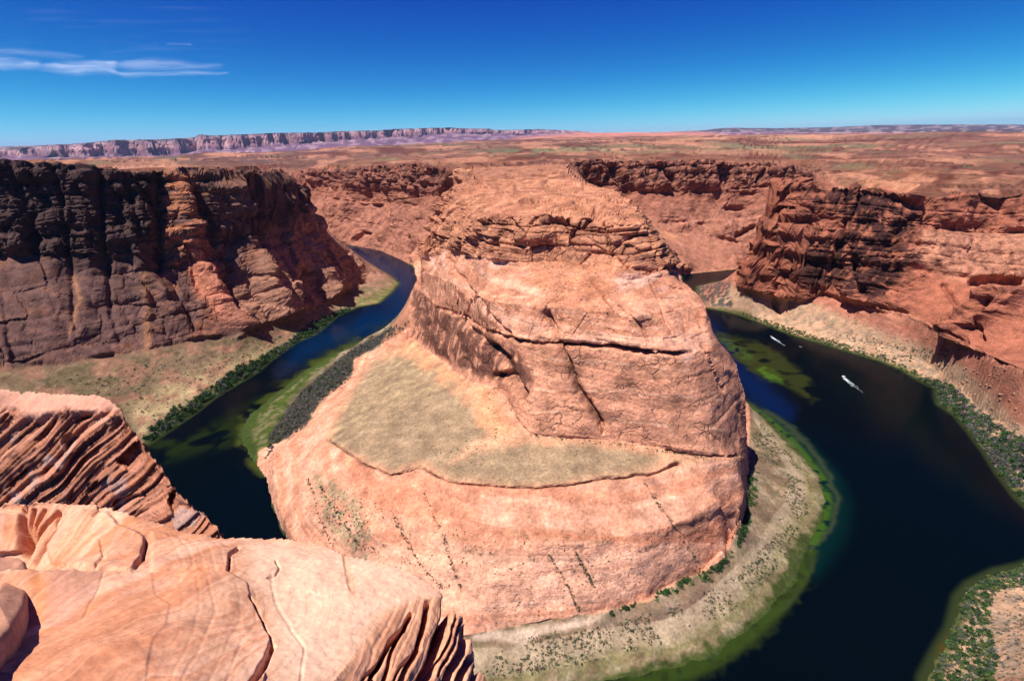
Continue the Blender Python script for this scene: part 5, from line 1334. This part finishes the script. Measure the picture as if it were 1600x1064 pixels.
# ---------------------------------------------------------------- high thin cloud
def cloud_sheet(name, alt, fn, label, step=(260, 140)):
    n, m = step
    us = np.linspace(-60, 620, n); vs = np.linspace(2, 130, m)
    U, V_ = np.meshgrid(us, vs, indexing='ij')
    cx, cy, cz = at(U, V_, z=H + alt)
    a = fn(U, V_, cx, cy)
    Pc = np.stack([cx, cy, cz + 250 * a], -1)
    m_c = bpy.data.materials.get('cirrus')
    if m_c is None:
        m_c = bpy.data.materials.new('cirrus'); m_c.use_nodes = True
        nt = m_c.node_tree; nt.nodes.clear()
        out_ = nt.nodes.new('ShaderNodeOutputMaterial'); tr = nt.nodes.new('ShaderNodeBsdfTransparent'); tl = nt.nodes.new('ShaderNodeBsdfTranslucent')
        tl.inputs['Color'].default_value = (0.9, 0.92, 0.95, 1)
        at2 = nt.nodes.new('ShaderNodeAttribute'); at2.attribute_name = 'cover'
        mx = nt.nodes.new('ShaderNodeMixShader')
        nt.links.new(at2.outputs['Fac'], mx.inputs[0]); nt.links.new(tr.outputs[0], mx.inputs[1]); nt.links.new(tl.outputs[0], mx.inputs[2]); nt.links.new(mx.outputs[0], out_.inputs[0])
    fmk = (a[:-1, :-1] + a[1:, 1:] + a[1:, :-1] + a[:-1, 1:]) > 0.004
    o = grid_mesh(name, Pc, np.ones(Pc.shape), fmk, m_c, {'cover': a}, smooth=True)
    tag(o, label, 'cloud', 'stuff')
def cf(U, V_, cx, cy):
    w = fbm2(U / 90, V_ / 16, 4); Vj = V_ + 3.0 * w
    a = 0.34 * soft_poly(U, Vj, [(60, 106), (110, 96), (180, 97), (180, 113), (120, 116), (70, 110)], 6)
    a += 0.34 * soft_poly(U, Vj, [(-60, 94), (0, 92), (60, 100), (60, 108), (-60, 106)], 6) + 0.12 * soft_poly(U, Vj, [(-60, 72), (40, 78), (130, 88), (100, 92), (-60, 82)], 5)
    a += 0.24 * soft_poly(U, Vj, [(170, 100), (240, 93), (300, 99), (345, 103), (300, 107), (200, 108)], 6) + 0.26 * soft_poly(U, Vj, [(170, 112), (260, 113), (330, 112), (356, 115), (300, 118), (200, 120)], 3)
    a += 0.14 * soft_line(U, V_, [(262, 69), (298, 70)], 1.5)
    a *= 0.35 + 0.5 * sstep(-0.8, 0.8, fbm2(U / 60, V_ / 6 + w, 3))
    a += 0.025 * sstep(0.0, 1.2, fbm2(U / 150 + 3, V_ / 9, 4)) * sstep(460, 200, U) * sstep(125, 80, V_)
    e = np.minimum(np.minimum(U + 60, 620 - U) / 40, np.minimum(V_ - 2, 130 - V_) / 10)
    return np.clip(a * 0.62 * sstep(0, 1, e), 0, 0.6)
cloud_sheet('cloud', 6000, cf, 'thin white wisp of cirrus high in the sky at left')

# ---------------------------------------------------------------- air
def haze_box(x0, x1, y0, y1, z0, z1, dens):
    V = [(x, y, z) for x in (x0, x1) for y in (y0, y1) for z in (z0, z1)]
    F = [(0, 1, 3, 2), (4, 6, 7, 5), (0, 4, 5, 1), (2, 3, 7, 6), (0, 2, 6, 4), (1, 5, 7, 3)]
    me = bpy.data.meshes.new('haze'); me.from_pydata(V, [], F); me.update()
    m = bpy.data.materials.new('air'); m.use_nodes = True; nt = m.node_tree; nt.nodes.clear()
    out_ = nt.nodes.new('ShaderNodeOutputMaterial'); pv = nt.nodes.new('ShaderNodeVolumePrincipled')
    pv.inputs['Density'].default_value = dens; pv.inputs['Color'].default_value = (0.42, 0.60, 0.98, 1); pv.inputs['Anisotropy'].default_value = 0.2
    nt.links.new(pv.outputs[0], out_.inputs['Volume'])
    me.materials.append(m)
    o = bpy.data.objects.new('haze', me); col.objects.link(o)
    tag(o, 'clear desert air that turns the far cliffs blue', 'haze', 'stuff')
haze_box(-60000, 60000, -2000, 58500, -9, 1250, 0.9e-5)
print('done', round(time.time() - T0, 1))
